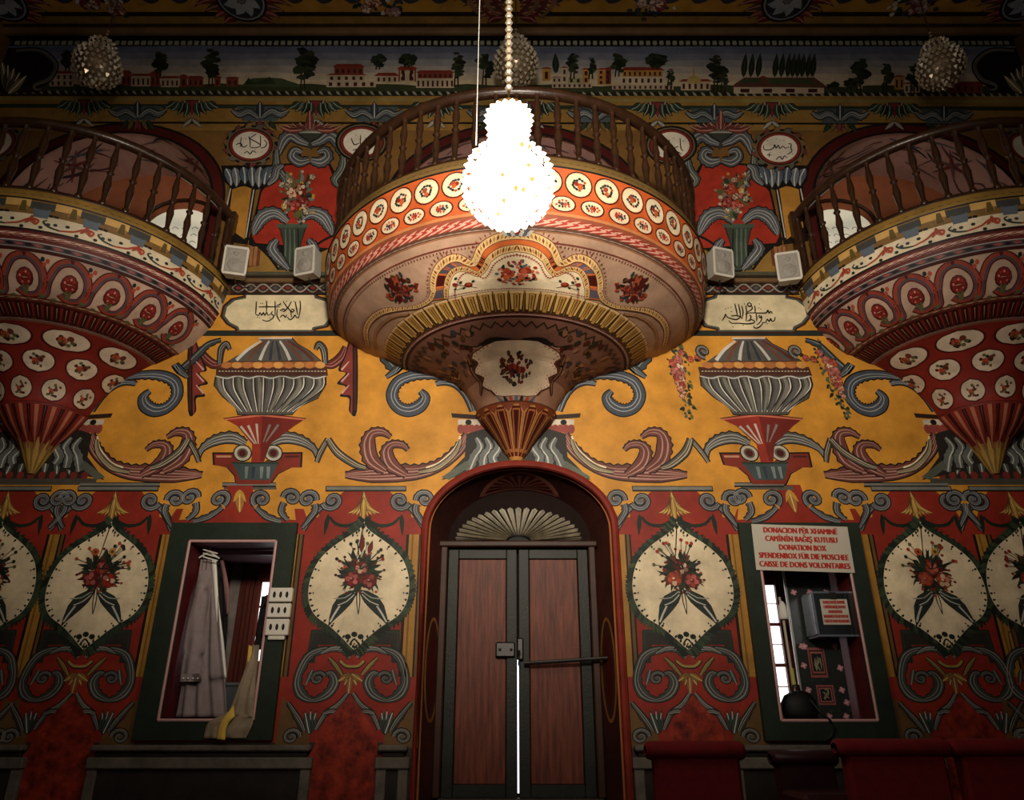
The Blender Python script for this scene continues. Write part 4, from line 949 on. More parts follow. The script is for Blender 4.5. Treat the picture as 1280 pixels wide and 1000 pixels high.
            p.acan([z(X(890), 215), z(X(880), 130), z(X(850), 95), z(X(830), 130)], [5, 7, 6, 3], lin('4a4642'), BLK, LGR, 1.2, teeth=None)
            p.poly([z(X(x), y) for x, y in ((1030, 80), (1078, 80), (1078, 495), (1030, 495), (1030, 420), (975, 405), (1010, 350), (958, 330), (1010, 270), (965, 250), (1005, 160))], BLK, True)
            p.poly([z(X(x), y) for x, y in ((1036, 90), (1050, 90), (1050, 485), (1038, 485), (1040, 405), (990, 395), (1022, 345), (975, 322), (1020, 270), (980, 248), (1012, 165))], lin('7a3028'), True)
            for y in (240, 310, 380): p.stroke([z(X(985), y+10), z(X(1030), y-40)], [2.6, 1.2], lin('c89a90'), raw=True)
            p.stroke([z(X(1066), 90), z(X(1066), 490)], 2.5, lin('4a1a16'), raw=True)
            p.build('painted_drapery', wall)
urn(None, 3, False); urn(shift(UX2-UX), 4, True)
# ---- red acanthus branches beside the corbels
def branch(tf, seed):
    z = lambda x, y: (420+x/5.333, 500+y/5.333); p = P_(tf, seed); R1, R2 = lin('8a4a40'), lin('c39a8c')
    p.acan([z(880, 230), z(820, 330), z(700, 430), z(560, 480), z(400, 490), z(230, 500), z(60, 500)], [9, 12, 12, 15, 20, 17, 5], R1, BLK, R2, 1.6, teeth=2, side='a', lines=((-.32, .1), (-.12, .06), (.1, .1), (.3, .06)))
    p.acan([z(470, 500), z(370, 430), z(340, 350), z(370, 300), z(440, 300), z(480, 335)], [6, 16, 14, 8, 7, 3], R1, BLK, R2, 1.5, teeth=2, side='b', lines=((-.3, .12), (.1, .1)))
    p.acan([z(330, 470), z(240, 400), z(215, 300), z(240, 225), z(310, 215), z(365, 250)], [8, 17, 17, 10, 8, 3], R1, BLK, R2, 1.5, teeth=2, side='b', lines=((-.3, .12), (.1, .1)))
    p.stroke([z(830, 240), z(790, 330), z(690, 420), z(600, 450)], [2, 4, 2], CRM)
    p.build('painted_red_branch', wall)
branch(None, 1); branch(mirror(X0), 2)
d_l = wx(118, 585)-wx(520, 590)
tfL = mirror((wx(44, 560)+X0)/2+.0)
# the same branch turned round beside each side corbel
def br_side(x, z): return (XL+(X0-x)*1.0, z)
def br_side_r(x, z): return (XR-(X0-x)*1.0, z)
branch(br_side, 3); branch(br_side_r, 4)
# ---- blue-grey volutes and capitals flanking each corbel
def corbel_side(tf, seed):
    z = lambda x, y: (480+x/4.167, 360+y/4.167); p = P_(tf, seed); B1, B2 = lin('545c68'), lin('a6a8a8')
    p.acan([z(470, 640), z(440, 560), z(390, 505), z(330, 485), z(270, 500)], [9, 12, 11, 9, 3], B1, BLK, B2, 1.6, teeth=2, lines=((-.3, .1), (.0, .1), (.25, .08)))
    p.acan([z(330, 470), z(250, 452), z(150, 455), z(70, 490), z(40, 560), z(70, 620), z(130, 640), z(190, 615), z(215, 570), z(190, 535)], [3, 8, 10, 11, 12, 12, 13, 13, 10, 4], B1, BLK, B2, 1.6, teeth=2, side='b', lines=((-.3, .1), (.05, .1)))
    p.acan([z(-110, 270), z(-50, 295), z(-15, 340), z(30, 400), z(75, 440)], [3, 6, 8, 9, 6], lin('4a5458'), BLK, B2, 1.5, teeth=3, lines=((-.2, .12),))
    p.acan([z(60, 440), z(95, 400), z(60, 430), z(10, 465)], [4, 7, 8, 3], lin('4a5458'), BLK, B2, 1.2, teeth=None)
    # capital and falling leaves
    p.poly([z(*q) for q in ((350, 652), (490, 662), (490, 685), (355, 675))], lin('2c1c14')); p.poly([z(*q) for q in ((385, 685), (500, 685), (500, 715), (385, 712))], lin('c9bca8')); p.ell(*z(440, 700), 4, 3.6, BLK)
    for k in range(5): p.ell(*z(400+k*28, 735), 4.5, 6, lin('8a4038'), 9); 
    p.poly([z(*q) for q in ((430, 760), (640, 700), (690, 905), (560, 925), (440, 970), (300, 1000), (420, 880))], lin('26221e'))
    p.acan([z(400, 790), z(370, 860), z(280, 935), z(180, 960)], [3, 5, 6, 3], lin('9a8a6a'), BLK, CRM, 1, teeth=None)
    for k, (x0_, x1_) in enumerate(((480, 450), (530, 525), (575, 590))):
        p.acan([z(x0_, 780), z(x0_+22, 830), z(x0_-10, 880), z(x1_-10, 955-k*18)], [4, 8, 10, 8], lin('7f8480'), BLK, lin('d4d2c4'), 1.2, teeth=2, side='ab', lines=((-.15, .2),))
    p.poly([z(*q) for q in ((300, 985), (430, 900), (450, 930), (340, 1000))], lin('5a5f52'))
    p.build('painted_corbel_scroll', wall)
corbel_side(None, 1); corbel_side(mirror(X0), 2)
corbel_side(lambda x, z: (XL+(X0-x), z), 3); corbel_side(lambda x, z: (XR-(X0-x), z), 4)
# dark plinths behind the side corbel tips
for X in (XL, XR):
    p = Paint(lambda x, z, h, tf: (x, -h, z), seed=2); zt, z1, z2 = wz(530), wz(598), wz(606)
    p.poly([(X-.62, z2), (X+.62, z2), (X+.52, z1), (X+.3, zt), (X-.3, zt), (X-.52, z1)], lin('2c2620')); p.poly([(X-.62, z2), (X+.62, z2), (X+.62, z1), (X-.62, z1)], lin('4a463c'))
    for k in range(-3, 4):
        if k: p.leaf(X+k*.12, z1+.02, X+k*.07, zt, .09, lin('4e5652'), LGR, ol=BLK, olw=.012)
    for k in range(-5, 6): p.ell(X+k*.1, z1+.03, .035, .04, lin('7a2e26'), 8)
    p.build('painted_corbel_plinth', wall)
# the outer flanks of the side corbels carry the same branches and scrolls
for X in (XL, XR):
    s = -1 if X == XL else 1
    f_ = (lambda x, z, X=X, s=s: (X+s*(X0-x), z))
    branch(f_, 7); corbel_side(f_, 8)
# ---- plaques, guilloche, ledge (left drawn, right mirrored; the writing differs)
def plaque(tf, seed):
    p = P_(tf, seed); z = lambda x, y: (260+x/7.111, 340+y/7.111)
    p.stroke([z(-20, 545), z(1190, 545)], 5, lin('242a24'), raw=True)
    out = [(340, 205), (940, 205), (950, 235), (1040, 260), (1095, 330), (1090, 400), (1030, 470), (930, 490), (920, 515), (280, 515), (270, 485), (200, 450), (150, 390), (170, 310), (240, 255), (340, 235)]
    c = (625, 360)
    p.poly([z(c[0]+(x-c[0])*1.09, c[1]+(y-c[1])*1.2) for x, y in out], lin('3a1c16')); p.poly([z(c[0]+(x-c[0])*1.045, c[1]+(y-c[1])*1.1) for x, y in out], lin('4c5048'))
    p.poly([z(*q) for q in out], lin('d9c9a4'))
    p.build('painted_plaque', wall)
    p = P_(tf, seed)
    p.poly([z(*q) for q in ((200, 90), (1100, 90), (1100, 195), (200, 195))], lin('3a2620'))
    for ph in (0, pi):
        Q = [z(215+880*i/60, 142+34*sin(i/60*2*pi*4+ph)) for i in range(61)]
        p.stroke(Q, 3.2, BLK, raw=True); p.stroke(Q, 2, lin('9a8c80') if ph else lin('7f7468'), raw=True)
    for k in range(8): p.ell(*z(270+k*110, 142), 3.4, 2, (lin('7a2e28'), lin('4a4e50'))[k % 2], 8)
    p.stroke([z(200, 88), z(1100, 88)], 2, lin('6e5f4e'), raw=True); p.stroke([z(200, 198), z(1100, 198)], 2, BLK, raw=True)
    p.build('painted_guilloche', wall)
plaque(None, 1); plaque(mirror(X0), 2)
INK = lin('17110c')
def script(name, z, strokes, dots, w, parent, k0=60):
    p = P_(None, 1, k0)
    for s_ in strokes: p.stroke([z(*q) for q in s_], [w*.8, w*1.15, w*.7], INK, n=4)
    for d in dots: x, y = z(*d); p.poly([(x-w*.6, y), (x, y-w*.5), (x+w*.6, y), (x, y+w*.5)], INK)
    p.build(name, wall)
zl = lambda x, y: (260+x/7.111, 340+y/7.111)
script('calligraphy', zl, [[(430, 262), (428, 320), (424, 375)], [(424, 375), (450, 388), (462, 362), (478, 386), (492, 362), (506, 386), (522, 360), (534, 384), (556, 378)], [(520, 255), (522, 300), (520, 362)], [(450, 312), (540, 310), (640, 312)],
    [(575, 350), (560, 372), (580, 384), (578, 410), (530, 438), (482, 426)], [(596, 258), (598, 320), (596, 392)], [(618, 330), (612, 380), (625, 415), (642, 442)], [(640, 405), (668, 384), (690, 404), (700, 380)], [(610, 300), (640, 290), (648, 275)],
    [(668, 262), (700, 310), (735, 350), (742, 405)], [(742, 262), (715, 310), (680, 350), (660, 345)], [(740, 330), (765, 338), (752, 358), (738, 340)], [(706, 402), (730, 425), (760, 405), (775, 385), (790, 408), (806, 400)], [(818, 255), (822, 320), (806, 412)], [(775, 262), (786, 320), (798, 380)], [(640, 345), (672, 330), (690, 345)]],
    [(468, 280), (486, 280), (440, 405), (460, 408), (552, 410), (690, 290), (762, 262), (700, 262), (655, 300)], 1.55, wall)
zr = lambda x, y: (850+x/7.111, 340+y/7.111)
script('calligraphy', zr, [[(845, 400), (838, 432), (815, 436), (806, 415), (792, 440), (775, 420), (760, 452), (738, 446)], [(738, 446), (722, 475), (690, 498), (658, 496), (660, 478)], [(712, 382), (700, 396), (716, 408), (722, 390), (724, 425), (700, 458), (680, 468)],
    [(820, 372), (806, 350), (792, 368), (780, 340), (764, 364), (700, 366), (620, 364), (578, 376)], [(618, 272), (598, 290), (618, 308), (634, 290), (618, 274)], [(634, 300), (640, 330), (590, 362)], [(662, 300), (668, 335), (666, 370)], [(676, 372), (682, 410), (680, 440)],
    [(585, 300), (592, 370), (586, 440)], [(548, 300), (560, 360), (548, 420)], [(520, 288), (532, 350), (540, 410)], [(486, 282), (500, 340), (512, 400)], [(596, 440), (630, 424), (662, 440), (650, 456), (590, 462), (520, 456), (460, 456), (432, 432)], [(455, 392), (500, 388), (536, 400), (500, 424), (450, 414), (420, 402), (404, 372)], [(404, 372), (396, 400), (374, 432)], [(620, 440), (630, 400), (618, 380)]],
    [(456, 352), (470, 488), (560, 474), (428, 322), (452, 314), (404, 328), (706, 286), (718, 330), (700, 322), (572, 286), (776, 462)], 1.6, wall)
# ---- upper register between the balconies (left drawn, right mirrored)
zu = lambda x, y: (260+x/4.547, 130+y/4.547)
def upper(tf, seed):
    B1, B2 = lin('6b7076'), lin('c0bcb4')
    p = P_(tf, seed)
    p.poly([zu(*q) for q in ((300, 470), (340, 420), (430, 340), (560, 330), (690, 330), (740, 420), (760, 540), (735, 760), (740, 960), (215, 960), (235, 760))], BLK)
    p.poly([zu(*q) for q in ((305, 500), (360, 430), (440, 350), (560, 340), (680, 340), (720, 430), (748, 540), (722, 760), (700, 820), (270, 790), (250, 750))], lin('9c2f20'))
    p.poly([zu(*q) for q in ((215, 960), (230, 800), (400, 870), (470, 960))], YEL2); p.poly([zu(*q) for q in ((520, 960), (560, 880), (740, 800), (740, 960))], YEL2)
    p.stroke([zu(225, 760), zu(330, 850), zu(400, 940)], 3, BLK); p.stroke([zu(740, 735), zu(620, 800), zu(520, 930)], 3, BLK)
    p.stroke([zu(210, 965), zu(750, 965)], 5, lin('2a3028'), raw=True); p.dashes([zu(300, 960), zu(620, 960)], 22, 2, 3, lin('5a6058'), ang=0)
    p.build('painted_red_panel', wall)
    # vase with flowers
    p = P_(tf, seed, 40)
    V_ = [(400, 690), (560, 690), (548, 720), (525, 800), (520, 890), (560, 945), (400, 945), (432, 890), (432, 800), (415, 720)]
    p.poly([zu(480+(x-480)*1.08, y) for x, y in V_], BLK); p.poly([zu(*q) for q in V_], lin('3a4238'))
    for x in (440, 465, 490, 512): p.stroke([zu(x, 710), zu(x+2, 800), zu(x-(480-x)*.1, 920)], [1.6, 2.4, 1.6], lin('5d6a5c') if x < 500 else lin('20281f'))
    p.stroke([zu(392, 692), zu(570, 692)], 5, lin('4a5648'), raw=True)
    for s in (1, -1):
        X = lambda x: x if s > 0 else 2*482-x
        p.acan([zu(X(510), 670), zu(X(580), 620), zu(X(650), 640), zu(X(690), 700), zu(X(705), 745)], [6, 12, 15, 11, 3], B1, BLK, B2, 1.3, teeth=2, side='ab', lines=((-.3, .08), (0, .08), (.25, .08)))
        p.acan([zu(X(505), 940), zu(X(560), 880), zu(X(600), 820), zu(X(570), 770)], [4, 11, 12, 4], B1, BLK, B2, 1.2, teeth=2, side='ab', lines=((-.2, .1), (.2, .1)))
    p.bouquet(*zu(510, 520), 24, 34, 34, 4, 4.5, leafc=(GRN, DGN, lin('5a6a58'), lin('6f7a70'), OLV), flc=(lin('9a6a5a'), lin('b9a48c'), RED2, GLD), tips=True)
    for i in range(9): x, y = zu(510+p.R.uniform(-90, 90), 510+p.R.uniform(-110, 110)); p.rose(x, y, 4.2, p.R.choice((lin('8a5a4a'), lin('7a6a5a'), GLD, lin('6a2c24'))), CRM)
    p.build('painted_vase_of_flowers', wall)
    # yellow pilaster with a leafy capital
    p = P_(tf, seed)
    p.poly([zu(*q) for q in ((120, 470), (275, 470), (225, 800), (85, 780))], BLK); p.poly([zu(*q) for q in ((140, 470), (250, 470), (208, 770), (112, 700))], lin('b07c34')); p.stroke([zu(128, 480), zu(100, 620)], 1.6, LGR, raw=True); p.stroke([zu(262, 480), zu(215, 760)], 1.4, LGR, raw=True)
    p.poly([zu(*q) for q in ((205, 800), (300, 830), (290, 920), (215, 930))], lin('6a3c26'))
    for k in range(3): p.stroke([zu(225+k*24, 810), zu(215+k*24, 920)], [4, 4], lin('9a6a44'), raw=True)
    p.build('painted_pilaster', wall)
    p = P_(tf, seed, 50)
    p.poly([zu(*q) for q in ((75, 350), (420, 345), (400, 400), (345, 470), (270, 490), (205, 465), (140, 485), (90, 440))], BLK)
    for i, (x, y, x1, y1) in enumerate(((100, 365, 130, 470), (150, 360, 160, 475), (200, 355, 210, 460), (250, 355, 255, 475), (300, 355, 290, 480), (350, 355, 320, 465), (400, 352, 345, 440))):
        p.leaf(*zu(x, y), *zu(x1, y1), 12, (BLG, B1, lin('4a5464'))[i % 3], B2, bend=.12*(i-3)/3, ol=BLK)
    p.acan([zu(430, 350), zu(395, 370), zu(380, 420), zu(340, 460)], [3, 9, 9, 3], B1, BLK, B2, 1.2, teeth=2)
    p.build('painted_leaf_capital', wall)
    # grey scroll bracket over the red panel with a red plume
    p = P_(tf, seed, 30)
    p.poly([zu(*q) for q in ((490, 150), (670, 150), (640, 200), (590, 260), (530, 230), (510, 190))], lin('3a3a34')); p.stroke([zu(490, 158), zu(670, 158)], 3, lin('7d7a6e'), raw=True); p.dashes([zu(500, 162), zu(660, 162)], 16, 1.6, 2.4, LGR, ang=0)
    for s in (1, -1):
        X = lambda x: x if s > 0 else 2*580-x
        p.acan([zu(X(590), 230), zu(X(640), 210), zu(X(690), 180), zu(X(730), 210), zu(X(760), 290)], [5, 9, 12, 12, 4], B1, BLK, B2, 1.4, teeth=2, lines=((-.25, .1), (.15, .1)))
        p.acan([zu(X(585), 320), zu(X(640), 330), zu(X(680), 300), zu(X(665), 265), zu(X(625), 275)], [6, 12, 11, 9, 4], B1, BLK, B2, 1.4, teeth=2, lines=((-.25, .1), (.15, .1)))
        p.acan([zu(X(770), 260), zu(X(765), 360), zu(X(720), 430), zu(X(740), 470)], [4, 9, 8, 3], lin('5f6a62'), BLK, B2, 1.2, teeth=2)
        for k in range(5): p.leaf(*zu(X(585+k*8), 145), *zu(X(600+k*42), 95+k*5), 6, (lin('7a3a34'), lin('8a5248'))[k % 2], lin('c09a8c'), bend=.15*s, ol=BLK)
    p.leaf(*zu(580, 150), *zu(578, 30), 8, lin('7a3a34'), lin('c09a8c'), ol=BLK)
    p.build('painted_scroll_bracket', wall)
def roundel(px, py, tf, seed, ink, leafy=True):
    p = P_(tf, seed, 60)
    p.ell(px, py, 33, 25, BLK, 24)
    if leafy:
        for i in range(14): a = 2*pi*i/14; p.leaf(px+26*cos(a), py+20*sin(a), px+36*cos(a+.25), py+28*sin(a+.25), 7, (lin('6a3a32'), lin('7a5a38'), lin('5c5a50'))[i % 3], ol=BLK)
    p.ell(px, py, 30, 22.5, lin('6a5a44'), 24); p.ell(px, py, 28, 21, lin('2a1c16'), 24); p.ell(px, py, 26.5, 19.6, lin('7a2a20'), 24); p.ell(px, py, 22.8, 16.8, lin('e2d8c6'), 24)
    k = p.k; p.build('painted_name_roundel', wall)
    return k
upper(None, 1); upper(mirror(X0), 2)
# mirror the capitals and pilasters to the outer side of the side balconies
k = roundel(313.5, 181.5, None, 1, None); roundel(974, 186, None, 2, None); roundel(452, 178, None, 3, None, False); roundel(839, 182, None, 4, None, False)
for X in (XL, XR): roundel(313.5, 181.5, (mirror(XL) if X == XL else (lambda x, z: (XR-(XL-x), z))), 5, None) if X == XL else roundel(974, 186, mirror(XR), 5, None)
script('calligraphy', zu, [[(160, 235), (175, 225), (195, 232), (180, 245)], [(190, 190), (186, 232), (205, 245), (225, 232)], [(232, 185), (240, 215), (238, 245)], [(275, 172), (240, 196), (262, 210), (300, 236), (270, 250), (238, 246)], [(298, 180), (300, 210), (298, 242)], [(320, 205), (334, 222), (326, 244), (300, 252)], [(205, 280), (225, 272), (240, 285), (255, 268), (275, 278)]],
       [(215, 200), (250, 170), (316, 190), (210, 262), (268, 260), (190, 258)], 1.25, wall, k+20)
zy = lambda x, y: (860+x/4.547, 130+y/4.547)
script('calligraphy', zy, [[(428, 235), (432, 258), (462, 262), (486, 250), (492, 232), (500, 252), (512, 236), (522, 254), (538, 240), (552, 252), (575, 244)], [(570, 226), (586, 230), (584, 250), (590, 270), (564, 288)], [(500, 318), (520, 300), (535, 315), (548, 296), (562, 308)], [(448, 290), (474, 290)], [(461, 278), (461, 304)]],
       [(450, 208), (500, 200), (545, 208), (470, 276), (530, 300), (592, 285)], 1.3, wall, k+20)
script('calligraphy', lambda x, y: (452-23+x, 178-17+y), [[(10, 12), (14, 20), (20, 18)], [(22, 8), (22, 20), (30, 22)], [(12, 27), (22, 25), (28, 28)]], [(16, 9), (28, 12)], 1.3, wall, k+20)
script('calligraphy', lambda x, y: (839-23+x, 182-17+y), [[(20, 10), (24, 20), (32, 18)], [(34, 8), (35, 20), (38, 24)], [(22, 26), (30, 25), (36, 28)]], [(26, 8), (38, 12)], 1.3, wall, k+20)
# ---- ornament band, rope, landscape
xs = [105, 172, 240, 325, 395, 468, 545, 620, 668, 745, 822, 893, 965, 1050, 1118, 1180]
p = P_(); p.stroke([(-60, 123), (1340, 127)], 4, lin('8a7a48'), raw=True); p.stroke([(-60, 132), (1340, 136)], 5, lin('2c3428'), raw=True); p.stroke([(-60, 153), (1340, 155)], 2.5, BLK, raw=True); p.build('painted_band_lines', wall)
for i, x in enumerate(xs):
    p = P_(None, i, 10); y = 124+(x/1280)*5
    kind = i % 2
    if kind == 0:
        p.poly([(x-12, y), (x+12, y), (x, y+24)], BLK); p.poly([(x-9, y+1), (x+9, y+1), (x, y+20)], lin('7a2e30')); p.stroke([(x-10, y), (x, y+22), (x+10, y)], 1.6, lin('b0a090'), raw=True)
        for s in (1, -1):
            for q in range(4): p.leaf(x+s*(6+q*5), y+2, x+s*(10+q*8), y+22-q*4, 8, (GRN, DGN, lin('3f4c40'))[q % 3], lin('8a9486'), bend=.1*s, ol=BLK)
            p.leaf(x, y+24, x+s*12, y+34, 5, lin('8a8478'), LGR, ol=BLK)
    else:
        p.poly([(x-30, y+8), (x+30, y+8), (x+22, y+26), (x-22, y+26)], lin('4a5458'))
        for s in (1, -1):
            p.acan([(x+s*2, y+22), (x+s*14, y+14), (x+s*26, y+18), (x+s*36, y+12)], [4, 7, 7, 2], lin('6a7276'), BLK, LGR, 1.1, teeth=2)
            for q in range(3): p.leaf(x+s*q*6, y+26, x+s*(q*9+3), y+38, 5, (lin('7a3a34'), lin('6a5a3a'), GRN)[q], ol=BLK)
        p.leaf(x, y+2, x, y+24, 8, DBL, LGR, ol=BLK)
    p.build('painted_leaf_ornament', wall)
p = P_(None, 1, 5); p.dashes([(-50, 114.5), (1330, 119.5)], 130, 9, 3.6, lin('8f8c78'), ang=.7, smooth=1); p.build('painted_rope', wall)
# sky and ground of the landscape
p = P_(None, 2)
cols = [lin('646a80'), lin('747886'), lin('8c8a8c'), lin('a39a92'), lin('b8a994'), lin('c4b292')]
for i, c in enumerate(cols): p.quadband([(-60+28*k, 57+i*8.3+k*.06+.8*sin(k+i)) for k in range(51)], [(-60+28*k, 57+(i+1)*8.3+k*.06+1) for k in range(51)], c)
p.quadband([(-60+28*k, 105+k*.06-1.5*sin(k*1.7)) for k in range(51)], [(-60+28*k, 113+k*.06) for k in range(51)], lin('343a24'))
p.poly([(300, 108), (315, 98), (335, 97), (352, 98), (370, 104), (384, 109)], lin('3c4a2c')); p.poly([(304, 106), (311, 97), (318, 104), (337, 96), (346, 105)], lin('2a3522'))
land = p.build('painted_landscape', wall)
kk = p.k+20
def house(x0, x1, y0, y1, roof, wallc, nx, ny, roofc=lin('7a2c22')):
    p = P_(None, int(x0), kk); p.poly([(x0, y1), (x1, y1), (x1, y0), (x0, y0)], wallc); p.poly([(x0-3, y0), (x1+3, y0), (x1-3, y0-roof), (x0+3, y0-roof)], roofc)
    w_, h_ = (x1-x0)/nx, (y1-y0)/ny
    for i in range(nx):
        for j in range(ny): p.poly([(x0+w_*(i+.3), y0+h_*(j+.85)), (x0+w_*(i+.7), y0+h_*(j+.85)), (x0+w_*(i+.7), y0+h_*(j+.25)), (x0+w_*(i+.3), y0+h_*(j+.25))], lin('3c1c16'))
    p.build('painted_house', land)
HW = lin('b3a088'); HR = lin('7a3a2c'); HO = lin('b08040')
for h in ((62, 92, 92, 108, 3, HW, 4, 2), (100, 122, 94, 108, 3, HW, 3, 2), (152, 164, 92, 107, 4, HR, 2, 1), (164, 188, 95, 108, 3, HW, 4, 1), (188, 200, 93, 108, 4, HR, 2, 1), (201, 224, 98, 109, 3, HW, 4, 1), (225, 234, 96, 109, 3, HR, 1, 1), (235, 254, 98, 108, 3, HR, 3, 1), (268, 276, 97, 108, 2, HR, 1, 1), (283, 298, 98, 108, 2, HR, 2, 1),
          (418, 454, 84, 93, 4, HR, 5, 1), (410, 456, 94, 101, 2, HW, 5, 1), (408, 470, 101, 109, 0, HW, 6, 1), (470, 497, 95, 103, 4, HW, 4, 1), (498, 520, 86, 102, 3, HR, 2, 2), (500, 518, 88, 102, 2, HW, 2, 1), (522, 566, 91, 98, 3, HR, 7, 1), (520, 568, 98, 110, 0, HW, 8, 1),
          (678, 688, 86, 101, 2, HO, 1, 1), (690, 702, 97, 103, 1, HW, 2, 1), (702, 709, 85, 103, 2, HW, 1, 2), (710, 727, 97, 104, 0, lin('9a9a70'), 2, 1), (728, 737, 87, 104, 2, HO, 1, 2), (747, 764, 87, 106, 2, HO, 2, 3), (757, 764, 86, 105, 2, HR, 1, 2), (778, 828, 88, 96, 4, HO, 8, 1), (776, 830, 96, 105, 0, lin('c0b098'), 7, 1), (690, 740, 104, 110, 0, HW, 8, 1), (765, 842, 106, 112, 0, HW, 12, 1),
          (851, 888, 102, 113, 3, HW, 5, 1), (917, 1030, 109, 117, 2, HW, 4, 1), (950, 958, 98, 110, 3, HW, 1, 1), (1071, 1078, 97, 111, 2, HW, 1, 1), (1118, 1130, 96, 112, 2, HO, 2, 1), (1130, 1150, 105, 116, 2, HW, 3, 1), (1185, 1228, 106, 116, 4, HR, 5, 1)): house(*h)
p = P_(None, 3, kk+10); p.poly([(858, 104), (860, 97), (867, 94), (875, 97), (877, 104)], lin('b09a5c')); p.stroke([(867, 94), (867, 84)], [2.4, .8], HO, raw=True); p.build('painted_dome', land)
p = P_(None, 3, kk+5); p.poly([(917, 106), (930, 97), (1018, 97), (1032, 107), (1032, 110), (917, 108)], lin('5a3a2c')); p.poly([(930, 99), (950, 99), (948, 104), (924, 104)], lin('3a4630')); p.poly([(960, 99), (1012, 99), (1020, 105), (962, 105)], lin('3a4630')); p.build('painted_garden', land)
def tree(x, y0, y1, w, n=9, tall=False, trunk=2):
    p = P_(None, int(x*7), kk+30); DG = lin('1d2419')
    for q in range(trunk): p.stroke([(x-trunk*2+q*4.5, y1+1), (x-trunk*1.2+q*3, (y0+y1)/2)], [2, 1.4], lin('2a1a12'), raw=True)
    yb = y0+(y1-y0)*.68
    for i in range(n):
        t = i/(n-1); yy = y0+3+(yb-y0)*t; ww = w*(.55+.5*sin(t*pi))
        for q in range(2):
            cx_ = x+p.R.uniform(-.55, .55)*ww; r_ = ww*p.R.uniform(.35, .55); m = 11
            p.poly([(cx_+r_*(1+.3*p.R.uniform(-1, 1))*cos(2*pi*k_/m), yy+.6*r_*(1+.3*p.R.uniform(-1, 1))*sin(2*pi*k_/m)) for k_ in range(m)], p.R.choice((DG, lin('28321f'), lin('161b14'), lin('323a26'))))
    p.build('painted_tree', land)
for t in ((86, 62, 88, 13), (200, 64, 96, 13), (265, 60, 108, 14), (380, 59, 110, 20), (474, 66, 86, 11), (510, 66, 84, 13), (572, 64, 108, 11), (607, 66, 106, 13), (717, 65, 98, 10), (740, 70, 98, 7), (773, 66, 95, 13), (820, 66, 86, 16), (838, 84, 112, 6), (896, 68, 114, 12), (905, 84, 114, 9), (1042, 100, 116, 9), (1075, 72, 113, 15), (1063, 96, 112, 9), (1108, 78, 114, 11), (1142, 78, 118, 10)): tree(*t)
p = P_(None, 9, kk+30)
for x in (929, 938, 947, 968, 976, 984, 990, 996, 1002, 1009, 1015): p.leaf(x, 97, x+3.4, 66, 8, lin('1f2619'), lin('323c2a')); 
p.leaf(695, 92, 694, 66, 9, lin('1c2620'), lin('303c34')); p.build('painted_cypress_row', land)
# dark scrolls in the two upper corners
for mir in (0, 1):
    p = P_(mirror(X0) if mir else None, 5, kk+60)
    p.poly([(0, 60), (40, 60), (66, 72), (72, 86), (62, 104), (40, 116), (-40, 116), (-40, 60)], lin('1a1612')); p.acan([(20, 64), (50, 64), (69, 80), (62, 98), (44, 106), (44, 112), (52, 112)], [4, 5, 6, 6, 5, 4, 2], lin('4a4640'), BLK, LGR, 1.4, teeth=None)
    for k_ in range(5): p.leaf(10, 118, 2+k_*8, 74+k_*5, 10, (lin('7a745c'), lin('4e4a3c'))[k_ % 2], CRM, ol=BLK)
    p.build('painted_corner_scroll', wall)
